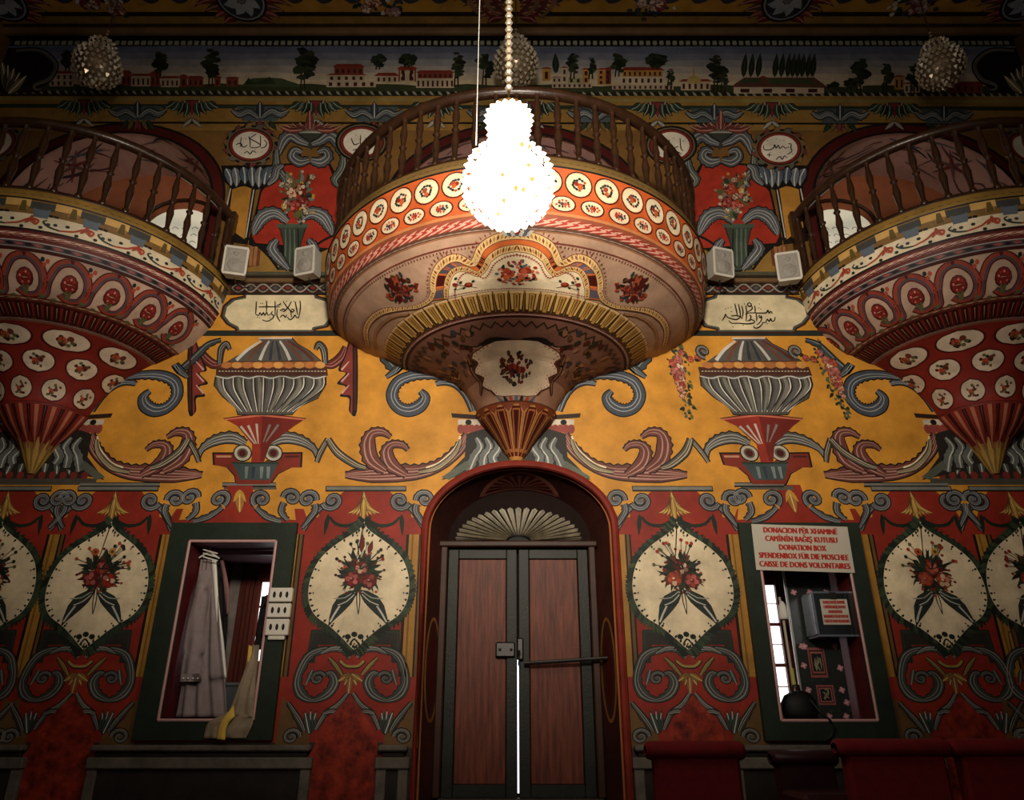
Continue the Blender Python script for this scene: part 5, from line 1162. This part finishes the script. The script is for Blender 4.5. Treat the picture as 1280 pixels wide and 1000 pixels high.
# ---- ceiling border (painted on the flat ceiling)
def cmap(x, d, h, tf): return (x, -d, CEIL-h)
p = Paint(cmap, seed=3)
for a, b, c in ((0, .22, lin('3a2c1c')), (.20, .3, lin('8a6a34')), (.3, .36, BLK), (.36, .72, lin('a87c2e')), (.72, .78, BLK), (.78, .9, lin('3a4a34')), (.9, 1.2, lin('7a5a2a'))): p.poly([(-XW, a), (XW, a), (XW, b), (-XW, b)], c)
n = 34
for i in range(n):
    x = -5.6+11.2*i/(n-1)
    p.stroke([(x-.13, .57), (x-.03, .51), (x+.06, .53), (x+.15, .59)], [.02, .08, .07, .02], lin('30303a')); p.stroke([(x-.12, .58), (x, .55), (x+.15, .6)], [.01, .03, .01], lin('9a94a4'))
p.build('painted_border', ceil)
for i, px in enumerate((45, 160, 325, 485, 640, 805, 960, 1108, 1240)):
    X = wx(px, 15); 
    p = Paint(cmap, seed=i, k0=100)
    if i in (1, 3, 5, 7):
        for q in range(40): a = p.R.uniform(0, 6.28); r_ = p.R.random()**.6*.3; p.leaf(X+r_*cos(a), .52+r_*.9*sin(a), X+r_*cos(a)+p.R.uniform(-.08, .08), .52+r_*sin(a)+p.R.uniform(-.08, .08), .06, p.R.choice((DGN, GRN, DBL, LGR)))
        for q in range(6): p.rose(X+p.R.uniform(-.2, .2), .52+p.R.uniform(-.18, .18), .07, p.R.choice((lin('7a3034'), lin('8a6a70'))), CRM)
        p.build('painted_flower_cluster', ceil)
    else:
        for s in (1, -1):
            for q in range(6): p.leaf(X+s*.1, .28+q*.05, X+s*(.3+.09*q), .2+.08*q, .1, (lin('6a1f22'), lin('8a3a34'), lin('5a4030'))[q % 3], lin('b08070'), bend=.2*s, ol=BLK, olw=.012)
        if i != 4:
            p.ell(X, .52, .30, .30, BLK, 24); p.ell(X, .52, .27, .27, lin('8a8e94'), 24); p.ell(X, .52, .25, .25, lin('2a2e36'), 24)
            for q in range(8): a = q*pi/4; p.leaf(X+.05*cos(a), .52+.05*sin(a), X+.23*cos(a+.25), .52+.23*sin(a+.25), .12, lin('9aa0a8'), bend=.18)
            p.ell(X, .52, .05, .05, lin('6a6a6a'), 10)
        else:
            for s in (1, -1):
                for q in range(4): p.stroke([(X+s*(.06+.1*q), .3), (X+s*(.2+.1*q), .5), (X+s*(.1+.12*q), .8)], [.03, .06, .03], (lin('5a2a26'), lin('7a5a44'))[q % 2])
        p.build('painted_rosette', ceil)
# ------------------------------------------------------------------ stone ledge and base under the painted bays
stone = mat('grey_ledge_stone', lin('6a6258'), .6, noise=.55, nscale=7, bump=.3); base_m = mat('dark_base_plaster', lin('2e2723'), .7, noise=.6, nscale=5, bump=.4, bscale=9)
zl0, zl1, zl2 = wz(961), wz(946), wz(931)
segs = []
lim = [-XW]+[v for X in PANELS for v in (X-.27, X+.27)]+[XW]
for i in range(0, len(lim), 2):
    a, b = lim[i], lim[i+1]
    for c, d in ([(a, min(b, NX-NHW-.05)), (max(a, NX+NHW+.05), b)] if a < NX < b else [(a, b)]):
        if d-c > .1: segs.append((c, d))
for i, (a, b) in enumerate(segs):
    t = struct(empty('trim_%d' % (i+3), ((a+b)/2, 0, 0))); og = ((a+b)/2, 0, 0)
    G().bbox(a, b, -.09, 0, zl2-.045, zl2, .012).mk('ledge_top', stone, t, og)
    G().bbox(a+.03, b-.03, -.045, 0, zl1, zl2-.046, .006).mk('ledge_neck', base_m, t, og)
    G().bbox(a-.02, b+.02, -.07, 0, zl0, zl1-.001, .01).mk('ledge_lower', stone, t, og)
    G().bbox(a+.06, b-.06, -.03, 0, 0, zl0-.001, .006).mk('base_slab', base_m, t, og)
    for x in (a+.03, b-.03): G().bbox(x-.04, x+.04, -.05, 0, 0, zl0-.001, .006).mk('base_pilaster', stone, t, og)
# shelf moulding under the vase panels
for i, (pa, pb) in enumerate(((296, 412), (877, 993))):
    xa, xb = wx(pa, 346), wx(pb, 346); og = ((xa+xb)/2, 0, wz(347))
    t = struct(empty('trim_%d' % (30+i), og)); G().bbox(xa, xb, -.1, 0, wz(350), wz(345.5), .01).mk('shelf', mat('shelf_paint', lin('4e4a3c'), .5, noise=.4), t, og)
    G().bbox(xa+.02, xb-.02, -.05, 0, wz(355), wz(350)-.001, .01).mk('shelf_neck', cor_m, t, og)

# ------------------------------------------------------------------ crystal lamps
crystal = mat('unlit_crystal', lin('cdbfa6'), .12, metal=.55); brass = mat('aged_brass', lin('8a6a3a'), .3, metal=.9)
litc = mat('lit_crystal', lin('fff4e0'), .15, emit=(1, .93, .80), es=3.0); litg = mat('lit_bulb_core', lin('ffffff'), .3, emit=(1, .95, .86), es=7.0)
amber = mat('amber_crystal', lin('c06a20'), .15, emit=(1, .6, .25), es=.6)
def beads(g, prof, size, seed, pick=None):
    rr = random.Random(seed)
    for j, (r, z) in enumerate(prof):
        n = max(4, int(2*pi*r/(size*1.75)))
        for i in range(n):
            if pick and not pick(rr): continue
            a = 2*pi*(i+.5*(j % 2))/n; s = size*rr.uniform(.85, 1.1)
            x, y = r*cos(a), r*sin(a)
            g.add([(x+s*.8*cos(a), y+s*.8*sin(a), z), (x-s*.3*cos(a), y-s*.3*sin(a), z), (x-s*.8*sin(a), y+s*.8*cos(a), z), (x+s*.8*sin(a), y-s*.8*cos(a), z), (x, y, z+s*.8), (x, y, z-s*1.1)],
                  [(0, 2, 4), (2, 1, 4), (1, 3, 4), (3, 0, 4), (2, 0, 5), (1, 2, 5), (3, 1, 5), (0, 3, 5)])
def crystal_lamp(loc, Rb, label, lit=False, rod=None, group=None):
    o = tag(empty('crystal_lamp', (loc[0], loc[1], loc[2]-Rb*1.02)), label, 'lamp', group); z0 = Rb*1.02
    ballp = [(max(.012, Rb*sin(pi*j/12)), z0-Rb*cos(pi*j/12)) for j in range(0, 12)]
    h = Rb*1.08; zc = z0+Rb*.86
    capp = [(Rb*(.36+.17*j/5), zc+h*j/5) for j in range(6)] if lit else [(Rb*(.60*sin(pi*(.28+.66*j/6))), zc+h*.75*j/6) for j in range(7)]
    m = litc if lit else crystal; sz = Rb*(.115 if lit else .15)
    g = G(); beads(g, ballp, sz, 1); b = g.mk('crystal_ball', m, o); b['kind'] = 'stuff'
    g = G(); beads(g, capp, sz*.8, 2); b = g.mk('crystal_crown', m, o); b['kind'] = 'stuff'
    if lit:
        G().ball((0, 0, z0), Rb*.86, 20, 12).mk('bulb_core', litg, o, smooth=True); G().lathe([(Rb*.30, zc), (Rb*.47, zc+h*.98)], n=20).mk('crown_core', litg, o)
        g = G(); beads(g, [(r*1.04, z) for r, z in ballp[1:]], sz*.8, 5, lambda q: q.random() < .10); g.mk('amber_drops', amber, o)['kind'] = 'stuff'
    else: G().ball((0, 0, z0), Rb*.93, 16, 10).mk('inner_globe', mat('inner_globe_glass', lin('8a7860'), .25, metal=.4), o, smooth=True)
    G().lathe([(Rb*(.53 if lit else .2), 0), (Rb*(.55 if lit else .2), .02), (.01, .05)], (0, 0, capp[-1][1]), 16).mk('crown_ring', brass, o)
    top = rod if rod else capp[-1][1]+.3
    zt = capp[-1][1]
    G().tube([(0, 0, zt), (0, 0, top)], .008, 6).mk('hanging_rod', brass, o)
    g = G(); n = int((top-zt-.5)/.06)
    for i in range(max(n, 3)):
        q = zt+.25+(top-zt-.25)*i/max(n, 3) if lit else zt+.04+i*.05
        g.ball((0, 0, q), .026 if lit else .016, 6, 4)
    b = g.mk('crystal_sleeve', crystal, o); b['kind'] = 'stuff'
    return o
lit_o = crystal_lamp(LIT, .262, 'brightly lit round crystal lamp hanging before the central balcony', True, rod=CEIL-LIT[2]+.28)
G().tube([(-.2, .02, .58), (-.2, .02, 2.2), (-.03, .02, CEIL-LIT[2]+.2)], .004, 5).mk('steel_cable', mat('white_cable', lin('d8d8d4'), .4), lit_o)
UL = -.55
for px, py, lb in ((122, 82, 'small unlit crystal lamp near the corner over the balcony on the robe window side'), (645, 80, 'small unlit crystal lamp between the lit lamp and the painted landscape frieze'), (1176, 84, 'small unlit crystal lamp near the corner over the balcony on the donation sign side')):
    x, z = W(px, py, UL); crystal_lamp((x, UL, z), .235, lb, rod=CEIL-z+.22, group='unlit crystal lamps')

# ------------------------------------------------------------------ loudspeakers
spk = mat('white_speaker_plastic', lin('b9b3a8'), .5, noise=.15); grille = mat('speaker_grille', lin('8e8880'), .6, noise=.3, nscale=60)
for px, py, yaw, lb in ((296, 330, .25, 'white wall loudspeaker beside the newel post of the balcony on the robe window side'), (388, 330, -.3, 'white wall loudspeaker tucked against the central balcony, vase panel of the robe side'),
                        (897, 332, .3, 'white wall loudspeaker tucked against the central balcony, vase panel of the donation side'), (984, 337, -.25, 'white wall loudspeaker beside the newel post of the balcony on the donation side')):
    Ys = -.22
    x, z = W(px, py, Ys); o = tag(empty('loudspeaker', (x, Ys, z-.17)), lb, 'loudspeaker', 'white wall loudspeakers'); o.rotation_euler = (.12, 0, yaw); o.scale = (.88, .88, .88)
    g = G(); prof = [(-.12, 0), (.12, 0), (.135, .03), (.135, .33), (.12, .36), (-.12, .36), (-.135, .33), (-.135, .03)]
    n = len(prof); Vv = [(x_, -.1, z_) for x_, z_ in prof]+[(x_*.8, .08, z_*.9+.02) for x_, z_ in prof]; g.add(Vv, [tuple(range(n)), tuple(range(2*n-1, n-1, -1))]+[(i, (i+1) % n, n+(i+1) % n, n+i) for i in range(n)]); g.mk('cabinet', spk, o)
    G().bbox(-.11, .11, -.108, -.1, .03, .33, .004).mk('front_grille', grille, o)
    ry = lambda v: (v[0], -.108-v[2], .12+v[1])
    w_ = G().lathe([(.085, 0), (.08, .008), (.045, .002), (.03, .012), (.001, .016)], n=16, tf=ry).mk('woofer', grille, o, smooth=True)
    G().lathe([(.03, 0), (.025, .008), (.001, .01)], n=12, tf=lambda v: (v[0], -.108-v[2], .265+v[1])).mk('tweeter', grille, o, smooth=True)
    G().bbox(-.03, .03, .05, -Ys-.01, .1, .16, .008).mk('wall_bracket', mat('bracket_metal', lin('6a665e'), .4, metal=.6), o)
    G().tube([(.0, .0, 0), (.02, .03, -.05), (.1, .08, -.07), (.16, .12, -.04)], .008, 5).mk('cable', blk_m, o)

# ------------------------------------------------------------------ cloth helper
def cloth(name, Lp, Rp, Yf, m, parent, org, rows=26, cols=20, amp=.015, nf=5, thick=.006, seed=0):
    L, Rr = crom(Lp, 6), crom(Rp, 6); V = []
    at = lambda Q, t: Q[min(len(Q)-1, int(round(t*(len(Q)-1))))]
    for i in range(rows+1):
        t = i/rows; Y = Yf(t)
        a = W(*at(L, t), Y); b = W(*at(Rr, t), Y)
        for j in range(cols+1):
            u = j/cols; f = amp*(.25+.75*t)*sin(2*pi*nf*u+seed+1.2*sin(3*t+seed))+amp*.4*sin(7*u+9*t)
            V.append((a[0]+(b[0]-a[0])*u, Y+f, a[1]+(b[1]-a[1])*u))
    c1 = cols+1; Fc = [(i*c1+j, i*c1+j+1, (i+1)*c1+j+1, (i+1)*c1+j) for i in range(rows) for j in range(cols)]
    n = len(V); V2 = V+[(x, y+thick, z) for x, y, z in V]
    F2 = Fc+[tuple(k+n for k in reversed(f)) for f in Fc]
    E = [(i*c1, (i+1)*c1) for i in range(rows)]+[((i+1)*c1+cols, i*c1+cols) for i in range(rows)]+[(j+1, j) for j in range(cols)]+[(rows*c1+j, rows*c1+j+1) for j in range(cols)]
    F2 += [(a, b, b+n, a+n) for a, b in E]
    return mk(name, V2, F2, m, parent, org, smooth=True)
robe_m = mat('grey_mauve_robe_cloth', lin('8a7c7c'), .85, noise=.25, nscale=12, bump=.1); lining = mat('white_lining', lin('d8d2c8'), .8); dkcl = mat('dark_cloth', lin('1c1a1c'), .85, noise=.3); pkcl = mat('dusty_pink_cloth', lin('8a6462'), .85, noise=.3)
# hanging robe
hx, hz = W(262, 690, .2)
robe = tag(empty('robe', (hx, .2, wz(896, .2))), 'long grey robe with buttoned cuff hanging in the window recess', 'robe'); og = (hx, .2, wz(896, .2))
cloth('robe_body', [(251, 699), (242, 745), (233, 800), (226, 850), (219, 896)], [(270, 699), (273, 745), (277, 800), (281, 848), (284, 896)], lambda t: .2-.05*sin(t*2), robe_m, robe, og, amp=.028, nf=3.5)
cloth('sleeve', [(249, 712), (240, 752), (230, 800), (224, 849)], [(264, 712), (263, 752), (257, 800), (251, 851)], lambda t: .12-.03*t, robe_m, robe, og, 20, 12, .02, 1.3, seed=2)
cloth('cuff', [(224.5, 843), (224, 852)], [(252, 842), (251.5, 852)], lambda t: .075, robe_m, robe, og, 3, 12, .008, 1.3, seed=2)
for k in range(4):
    x, z = W(229+k*6, 848, .06); G().ball((x, .06, z), .008).mk('cuff_button', lining, robe, og)
cloth('front_lining', [(265, 700), (268, 750), (274, 800), (278, 846)], [(270, 700), (273, 750), (279, 800), (283, 847)], lambda t: .17, lining, robe, og, 16, 6, .008, 1)
g = G(); g.tube([(hx-.1, .2, hz-.06), (hx-.02, .2, hz-.01), (hx, .2, hz), (hx+.02, .2, hz-.01), (hx+.1, .2, hz-.06)], .008, 6)
for k in range(3):
    a, b = W(254, 687+k*4.5, .1), W(272, 692+k*4.5, .1); g.tube([(a[0], .1, a[1]), (b[0], .1, b[1])], .006, 5)
g.tube([(hx, .2, hz), (hx, .2, WI1[3]-.005)], .005, 5); g.mk('wire_hanger', lining, robe, og)
jk = tag(empty('jacket', (wx(279, 820, .4), .4, wz(820, .4))), 'dark jacket with pinkish lining hanging behind the grey robe', 'jacket'); og = tuple(jk.location)
cloth('jacket_body', [(266, 696), (270, 750), (274, 815)], [(278, 697), (284, 740), (282, 812)], lambda t: .4, dkcl, jk, og, 16, 10, .02, 2)
cloth('jacket_lining', [(275, 700), (280, 735), (283, 768)], [(279, 700), (286, 735), (286, 766)], lambda t: .36, pkcl, jk, og, 12, 6, .01, 1)
G().tube([(wx(272, 697, .4), .4, wz(697, .4)), (wx(272, 690, .4), .4, WI1[3]-.01)], .006, 5).mk('hook', steel, jk, og)
# cream cloth with a yellow stripe over the sill
sc = tag(empty('scarf', (wx(285, 905), -.08, WI1[2])), 'beige shawl with a yellow stripe draped over the window sill', 'shawl'); og = tuple(sc.location)
sc_m = mat('beige_cloth', lin('8d7d68'), .85, noise=.25, nscale=14); sty = mat('yellow_stripe_cloth', lin('c9a64a'), .85)
yb = lambda t: .12-.20*min(1, t*1.6)
cloth('shawl_upper', [(315, 806), (306, 836), (295, 866), (284, 893)], [(324, 806), (321, 840), (318, 870), (316, 897)], yb, sc_m, sc, og, 18, 14, .012, 2)
cloth('shawl_hem', [(284, 890), (266, 899), (257, 908), (254, 923)], [(316, 895), (316, 905), (312, 914), (307, 923)], lambda t: -.085, sc_m, sc, og, 12, 16, .014, 2.5)
cloth('yellow_stripe', [(311, 806), (305, 846), (292, 880), (275, 904), (271, 924)], [(315, 808), (311, 848), (300, 886), (284, 906), (281, 925)], lambda t: yb(t)-.022-.02*(t > .6), sty, sc, og, 22, 5, .006, 1)
bs = tag(empty('strap_bag', (wx(324, 800, .18), .18, wz(810, .18))), 'black cloth bundle hanging at the window edge above the shawl', 'cloth'); og = tuple(bs.location)
cloth('bundle', [(327, 745), (322, 775), (316, 812)], [(336, 745), (333, 775), (328, 812)], lambda t: .16, dkcl, bs, og, 14, 10, .02, 2); G().tube([(wx(331, 746, .16), .16, wz(746, .16)), (WI1[1]-.005, .16, wz(738, .16))], .006, 5).mk('loop', dkcl, bs, og)
# grey bin in the recess
bx = tag(empty('storage_box', (wx(292, 893, .45), .45, WI1[2])), 'dark grey box standing in the recess beside the robe', 'box')
G().bbox(-.15, .15, -.1, .12, 0, .27, .012).mk('box_body', mat('grey_box_plastic', lin('4a4c4e'), .5), bx); G().bbox(-.16, .16, -.11, .13, .27, .3, .01).mk('lid', mat('grey_box_lid', lin('5c5e60'), .5), bx)
# white slotted rack on the frame
wp = mat('white_slotted_plastic', lin('c9c2b6'), .45)
rk = tag(empty('slotted_rack', (wx(347, 798, -.06), -.06, wz(799, -.06))), 'white rack of three rows with dark oval slots, fixed on the green window frame', 'rack'); og = tuple(rk.location)
for k, (xa, xb, ya, yb_) in enumerate(((335.5, 364, 734.5, 752), (333, 361.5, 754, 771.5), (330.5, 359, 773.5, 794))):
    a = W((xa+xb)/2, yb_, -.1); b = W((xa+xb)/2, ya, -.1); hw_ = (wx(xb, ya, -.1)-wx(xa, ya, -.1))/2
    row = G().bbox(a[0]-hw_, a[0]+hw_, -.1, -.058, a[1], b[1], .006).mk('rack_row', wp, rk, og)
    for q in (-1, 0, 1):
        cx_ = a[0]+q*hw_*.55; cz_ = (a[1]+b[1])/2
        G().lathe([(.013, 0), (.010, .012), (.001, .014)], n=10, tf=lambda v: (cx_-og[0]+v[0], -.1-og[1]-v[2]*.1, cz_-og[2]+v[1]*2.1)).mk('slot', blk_m, row)
G().bbox(a[0]-.07, a[0]+.07, -.09, -.057, a[1]-.035, a[1]-.002, .006).mk('rack_foot', wp, rk, og)

# ------------------------------------------------------------------ donation window
def text(body, size, m, parent, loc, name='lettering', off=.0):
    cu = bpy.data.curves.new('t', 'FONT'); cu.body = body; cu.size = size; cu.align_x = 'CENTER'; cu.align_y = 'CENTER'; cu.offset = off; cu.resolution_u = 2; cu.extrude = .0006
    t = bpy.data.objects.new('t', cu); COL.objects.link(t)
    bpy.context.view_layer.update()
    me = bpy.data.meshes.new_from_object(t.evaluated_get(bpy.context.evaluated_depsgraph_get()))
    bpy.data.objects.remove(t); me.materials.clear(); me.materials.append(m)
    xs_ = [v.co.x for v in me.vertices]; wdt = max(xs_)-min(xs_)
    o = bpy.data.objects.new(name, me); COL.objects.link(o); o.parent = parent; o.location = loc; o.rotation_euler = (pi/2, 0, 0)
    return o, wdt
LINES = ['DONACION PËR XHAMINË', 'CAMİNİN BAĞIŞ KUTUSU', 'DONATION BOX', 'SPENDENBOX FÜR DIE MOSCHEE', 'CAISSE DE DONS VOLONTAIRES']
red_ink = mat('red_ink', lin('9a2a20'), .6); paper = mat('laminated_paper', lin('b4ac9e'), .35, noise=.08)
def notice(name, org, w_, h_, label, tilt, rel, thick=.004):
    o = empty(name, org); o.rotation_euler = (tilt[0], tilt[1], tilt[2])
    if label: tag(o, label, 'sign')
    G().bbox(-w_/2, w_/2, -thick, 0, 0, h_, .001).mk('sheet', paper, o)
    for k, ln in enumerate(LINES):
        for q in range(3):                    # bold: three slightly shifted strokes
            t, wd_ = text(ln, h_*.172, red_ink, o, ((q-1)*h_*.011, -thick-.0004-q*.0005, h_*(.87-.185*k)+(q-1)*h_*.002))
            s = w_*rel[k]/wd_; t.scale = (s, 1, 1)
    return o
sa, sb = W(942.5, 714, -.09), W(1064, 657, -.09); sx_ = (wx(937.5, 658, -.09)+wx(1064, 684, -.09))/2
sw = wx(1064, 685, -.09)-wx(942.5, 685, -.09)
notice('donation_sign', ((wx(942.5, 686, -.09)+wx(1064, 686, -.09))/2, -.074, wz(714, -.09)), sw, wz(656, -.09)-wz(714, -.09), 'white sign with five lines of red capitals across the green window head', (-.02, .03, 0), (.76, .74, .48, .91, .92))
# patterned panel in the recess
pan = empty('patterned_panel', (wx(1037, 895, .3), .33, WI2[2])); tag(pan, 'tall dark green panel painted with pink flowers and framed squares, in the donation window', 'panel')
pw = (wx(1066, 850, .3)-wx(1008, 850, .3)); ph = WI2[3]-WI2[2]-.01
G().bbox(-pw/2, pw/2, -.02, 0, 0, ph, .004).mk('board', mat('panel_black_green', lin('141a18'), .4, noise=.4, nscale=20), pan)
G().bbox(-pw/2-.018, -pw/2, -.03, 0, 0, ph, .003).mk('edge_strip', mat('pale_edge_metal', lin('a8a49c'), .3, metal=.5), pan)
p = Paint(lambda x, z, h, tf: (x, -.02-h, z), seed=3)
def flower(x, z):
    for k in range(4): p.ell(x+.016*cos(k*pi/2+.3), z+.016*sin(k*pi/2+.3), .014, .012, lin('b9808a'), 7)
    p.ell(x, z, .008, .008, lin('d8c0b8'), 6)
for i in range(120): x, z = p.R.uniform(-pw/2+.01, pw/2-.01), p.R.uniform(.01, ph-.02); p.leaf(x, z, x+p.R.uniform(-.03, .03), z+p.R.uniform(-.03, .03), .010, p.R.choice((lin('2c3c34'), lin('3c4a44'), lin('24382c'))))
for z in (.03, .24, .60, 1.07, 1.3):
    for x in (-pw*.36, 0 if z not in (.6,) else -pw*.3, pw*.36): flower(x, z)
flower(-pw*.4, .14); flower(pw*.42, .14); flower(pw*.4, .42); flower(-pw*.38, .44)
for (x, z, w_, h_) in ((0, .06+.06, .15, .16), (-.03, .34, .15, .25)):
    for k, c in ((1, lin('8a4a48')), (.82, lin('2a1216')), (.72, lin('9a5a52')), (.6, lin('141414'))): p.poly([(x-w_*k/2, z+h_/2-h_*k/2), (x+w_*k/2, z+h_/2-h_*k/2), (x+w_*k/2, z+h_/2+h_*k/2), (x-w_*k/2, z+h_/2+h_*k/2)], c)
    for i in range(9): p.leaf(x+p.R.uniform(-.03, .03), z+h_/2+p.R.uniform(-.3, .3)*h_, x+p.R.uniform(-.03, .03), z+h_/2+p.R.uniform(-.3, .3)*h_, .012, lin('8a8468'))
p.build('painted_flowers', pan)['kind'] = 'stuff'
# donation box
x0_, x1_ = wx(1019.5, 768, .02), wx(1070, 768, .02); z0_, z1_ = wz(796, .02), wz(739, .02); cx_ = (x0_+x1_)/2; og = (cx_, .14, z0_)
db = tag(empty('donation_box', og), 'metal and glass donation box with a red-lettered notice, in front of the patterned panel', 'donation box')
ch = mat('brushed_metal', lin('9aa4b4'), .25, metal=.85); hwb = (x1_-x0_)/2; hb = z1_-z0_
G().bbox(-hwb, hwb, -.12, .12, 0, .02, .004).mk('box_bottom', ch, db); G().bbox(-hwb, hwb, -.12, .12, hb-.02, hb, .004).mk('box_top', ch, db)
for s in (-1, 1): G().bbox(s*hwb-.012, s*hwb+.012, -.12, .12, .02, hb-.02, .004).mk('box_side', ch, db)
G().box(-hwb+.012, hwb-.012, .1, .12, .02, hb-.02).mk('box_back', blk_m, db); G().bbox(-hwb+.012, hwb-.012, -.115, -.11, .02, hb-.02, .001).mk('front_glass', mat('dark_glass', lin('1a1f20'), .08), db)
G().bbox(-.03, .03, -.128, -.12, hb-.07, hb-.01, .003).mk('lock_hasp', steel, db); G().bbox(-hwb+.04, hwb-.08, -.1, -.02, .021, .1, .01).mk('banknotes', mat('paper_money', lin('8a8a7c'), .7, noise=.5, nscale=30), db)
nt_ = notice('box_notice', (0, -.118, .10), hwb*1.35, hb*.56, None, (0, 0, 0), (.8, .8, .5, .9, .92), .002); nt_.parent = db
G().bbox(-.02, .02, .12, .14, .1, hb-.1, .003).mk('mounting_rail', steel, db)
# bag and broom in the corner of the recess
bag = tag(empty('backpack', (wx(1000, 895, .12), .12, WI2[2])), 'black bag slumped on the sill of the donation window, strap hanging over the frame', 'bag')
bg_m = mat('black_nylon', lin('100f10'), .6, noise=.3, bump=.2)
g = G()
pr = [(.02, 0), (.13, .005), (.145, .06), (.135, .14), (.10, .20), (.05, .225), (.005, .23)]
g.lathe(pr, n=18, tf=lambda v: (v[0]*(1+.12*sin(9*v[2]+3*v[0])), v[1]*.62*(1+.1*sin(14*v[0])), v[2]*(1+.05*sin(12*v[0])))); g.mk('bag_body', bg_m, bag, smooth=True)
G().tube([(-.03, 0, .22), (-.025, -.01, .27), (.02, -.01, .27), (.03, 0, .22)], .01, 6).mk('handle', bg_m, bag)
G().tube([(.08, -.06, .16), (.13, -.12, .06), (.17, -.19, 0), (.2, -.185, -.06), (.16, -.185, -.12), (.1, -.182, -.15)], .012, 6).mk('strap', bg_m, bag)
br = tag(empty('broom', (wx(997, 890, .42), .42, WI2[2])), 'pale broom handle with a white cloth leaning beside the bright panes', 'broom')
bz = wz(785, .42)-WI2[2]
G().tube([(0, 0, 0), (.012, .06, wz(760, .42)-WI2[2]), (.012, .08, wz(745, .42)-WI2[2])], .012, 6).mk('handle', mat('pale_wood', lin('b8ab98'), .5), br)
zz = wz(765, .42)-WI2[2]
g = G(); g.lathe([(.015, .16), (.035, .12), (.055, .02), (.04, 0)], (.012, .04, zz-.06), 10); g.mk('white_cloth', lining, br, smooth=True)
G().tube([(0, -.003, bz*.35), (.0, .0, bz*.55)], .02, 8).mk('yellow_grip', mat('yellow_plastic', lin('b5b060'), .5), br)

# ------------------------------------------------------------------ red chairs in front of the wall
velvet = mat('red_velvet', lin('62090f'), .85, noise=.3, nscale=14, bump=.15, bscale=60); maroon = mat('dark_maroon_leather', lin('2c1014'), .45, noise=.3); leg_m = mat('chair_leg_wood', lin('2a1810'), .5)
def chair(pa, pb, ytop, Y, yaw, m, label, group=None):
    xa, xb = wx(pa, ytop+10, Y), wx(pb, ytop+10, Y); w_ = (xb-xa)/2; h_ = wz(ytop, Y)
    c = tag(empty('chair', ((xa+xb)/2, Y, 0)), label, 'chair', group); c.rotation_euler = (0, 0, yaw)
    g = G(); g.bbox(-w_*.86, w_*.86, -.06, .06, .16, h_-.08, .02); g.mk('backrest', m, c)
    # rolled top of the back
    n = 10; pr = [(-.085+.17*0, 0)]; g = G(); ring = [(.095*cos(a), .055*sin(a)) for a in [2*pi*k/n for k in range(n)]]
    st = [-w_, -w_*.97, -w_*.9, 0, w_*.9, w_*.97, w_]; sc_2 = [.55, .85, 1, 1, 1, .85, .55]
    Vv = [(x, ry_*q, h_-.058+rz_*q) for x, q in zip(st, sc_2) for ry_, rz_ in ring]
    g.add(Vv, [(i*n+k, i*n+(k+1) % n, (i+1)*n+(k+1) % n, (i+1)*n+k) for i in range(len(st)-1) for k in range(n)]+[tuple(range(n)), tuple(range((len(st)-1)*n, len(st)*n))]); g.mk('back_roll', m, c, smooth=True)
    G().bbox(-w_*.9, w_*.9, -.5, -.062, .3, .42, .03).mk('seat', m, c); G().bbox(-w_*.86, w_*.86, -.47, -.06, .2, .3, .01).mk('seat_rail', m, c)
    for x in (-w_*.75, w_*.75):
        for y in (-.43, .0): G().lathe([(.016, 0), (.026, .2)], (x, y, 0), 8).mk('leg', leg_m, c)
    return c
chair(806, 929, 925, -1.6, 0, velvet, 'red velvet chair beside the door niche, before the medallion panel', 'red velvet chairs')
chair(962, 1044, 936, -.8, 0, maroon, 'dark maroon leather chair below the donation window')
chair(1042, 1183, 922, -1.6, .0, velvet, 'red velvet chair between the maroon chair and another red velvet chair', 'red velvet chairs')
chair(1184, 1312, 922, -1.6, .0, velvet, 'red velvet chair farthest along the row from the door niche', 'red velvet chairs')
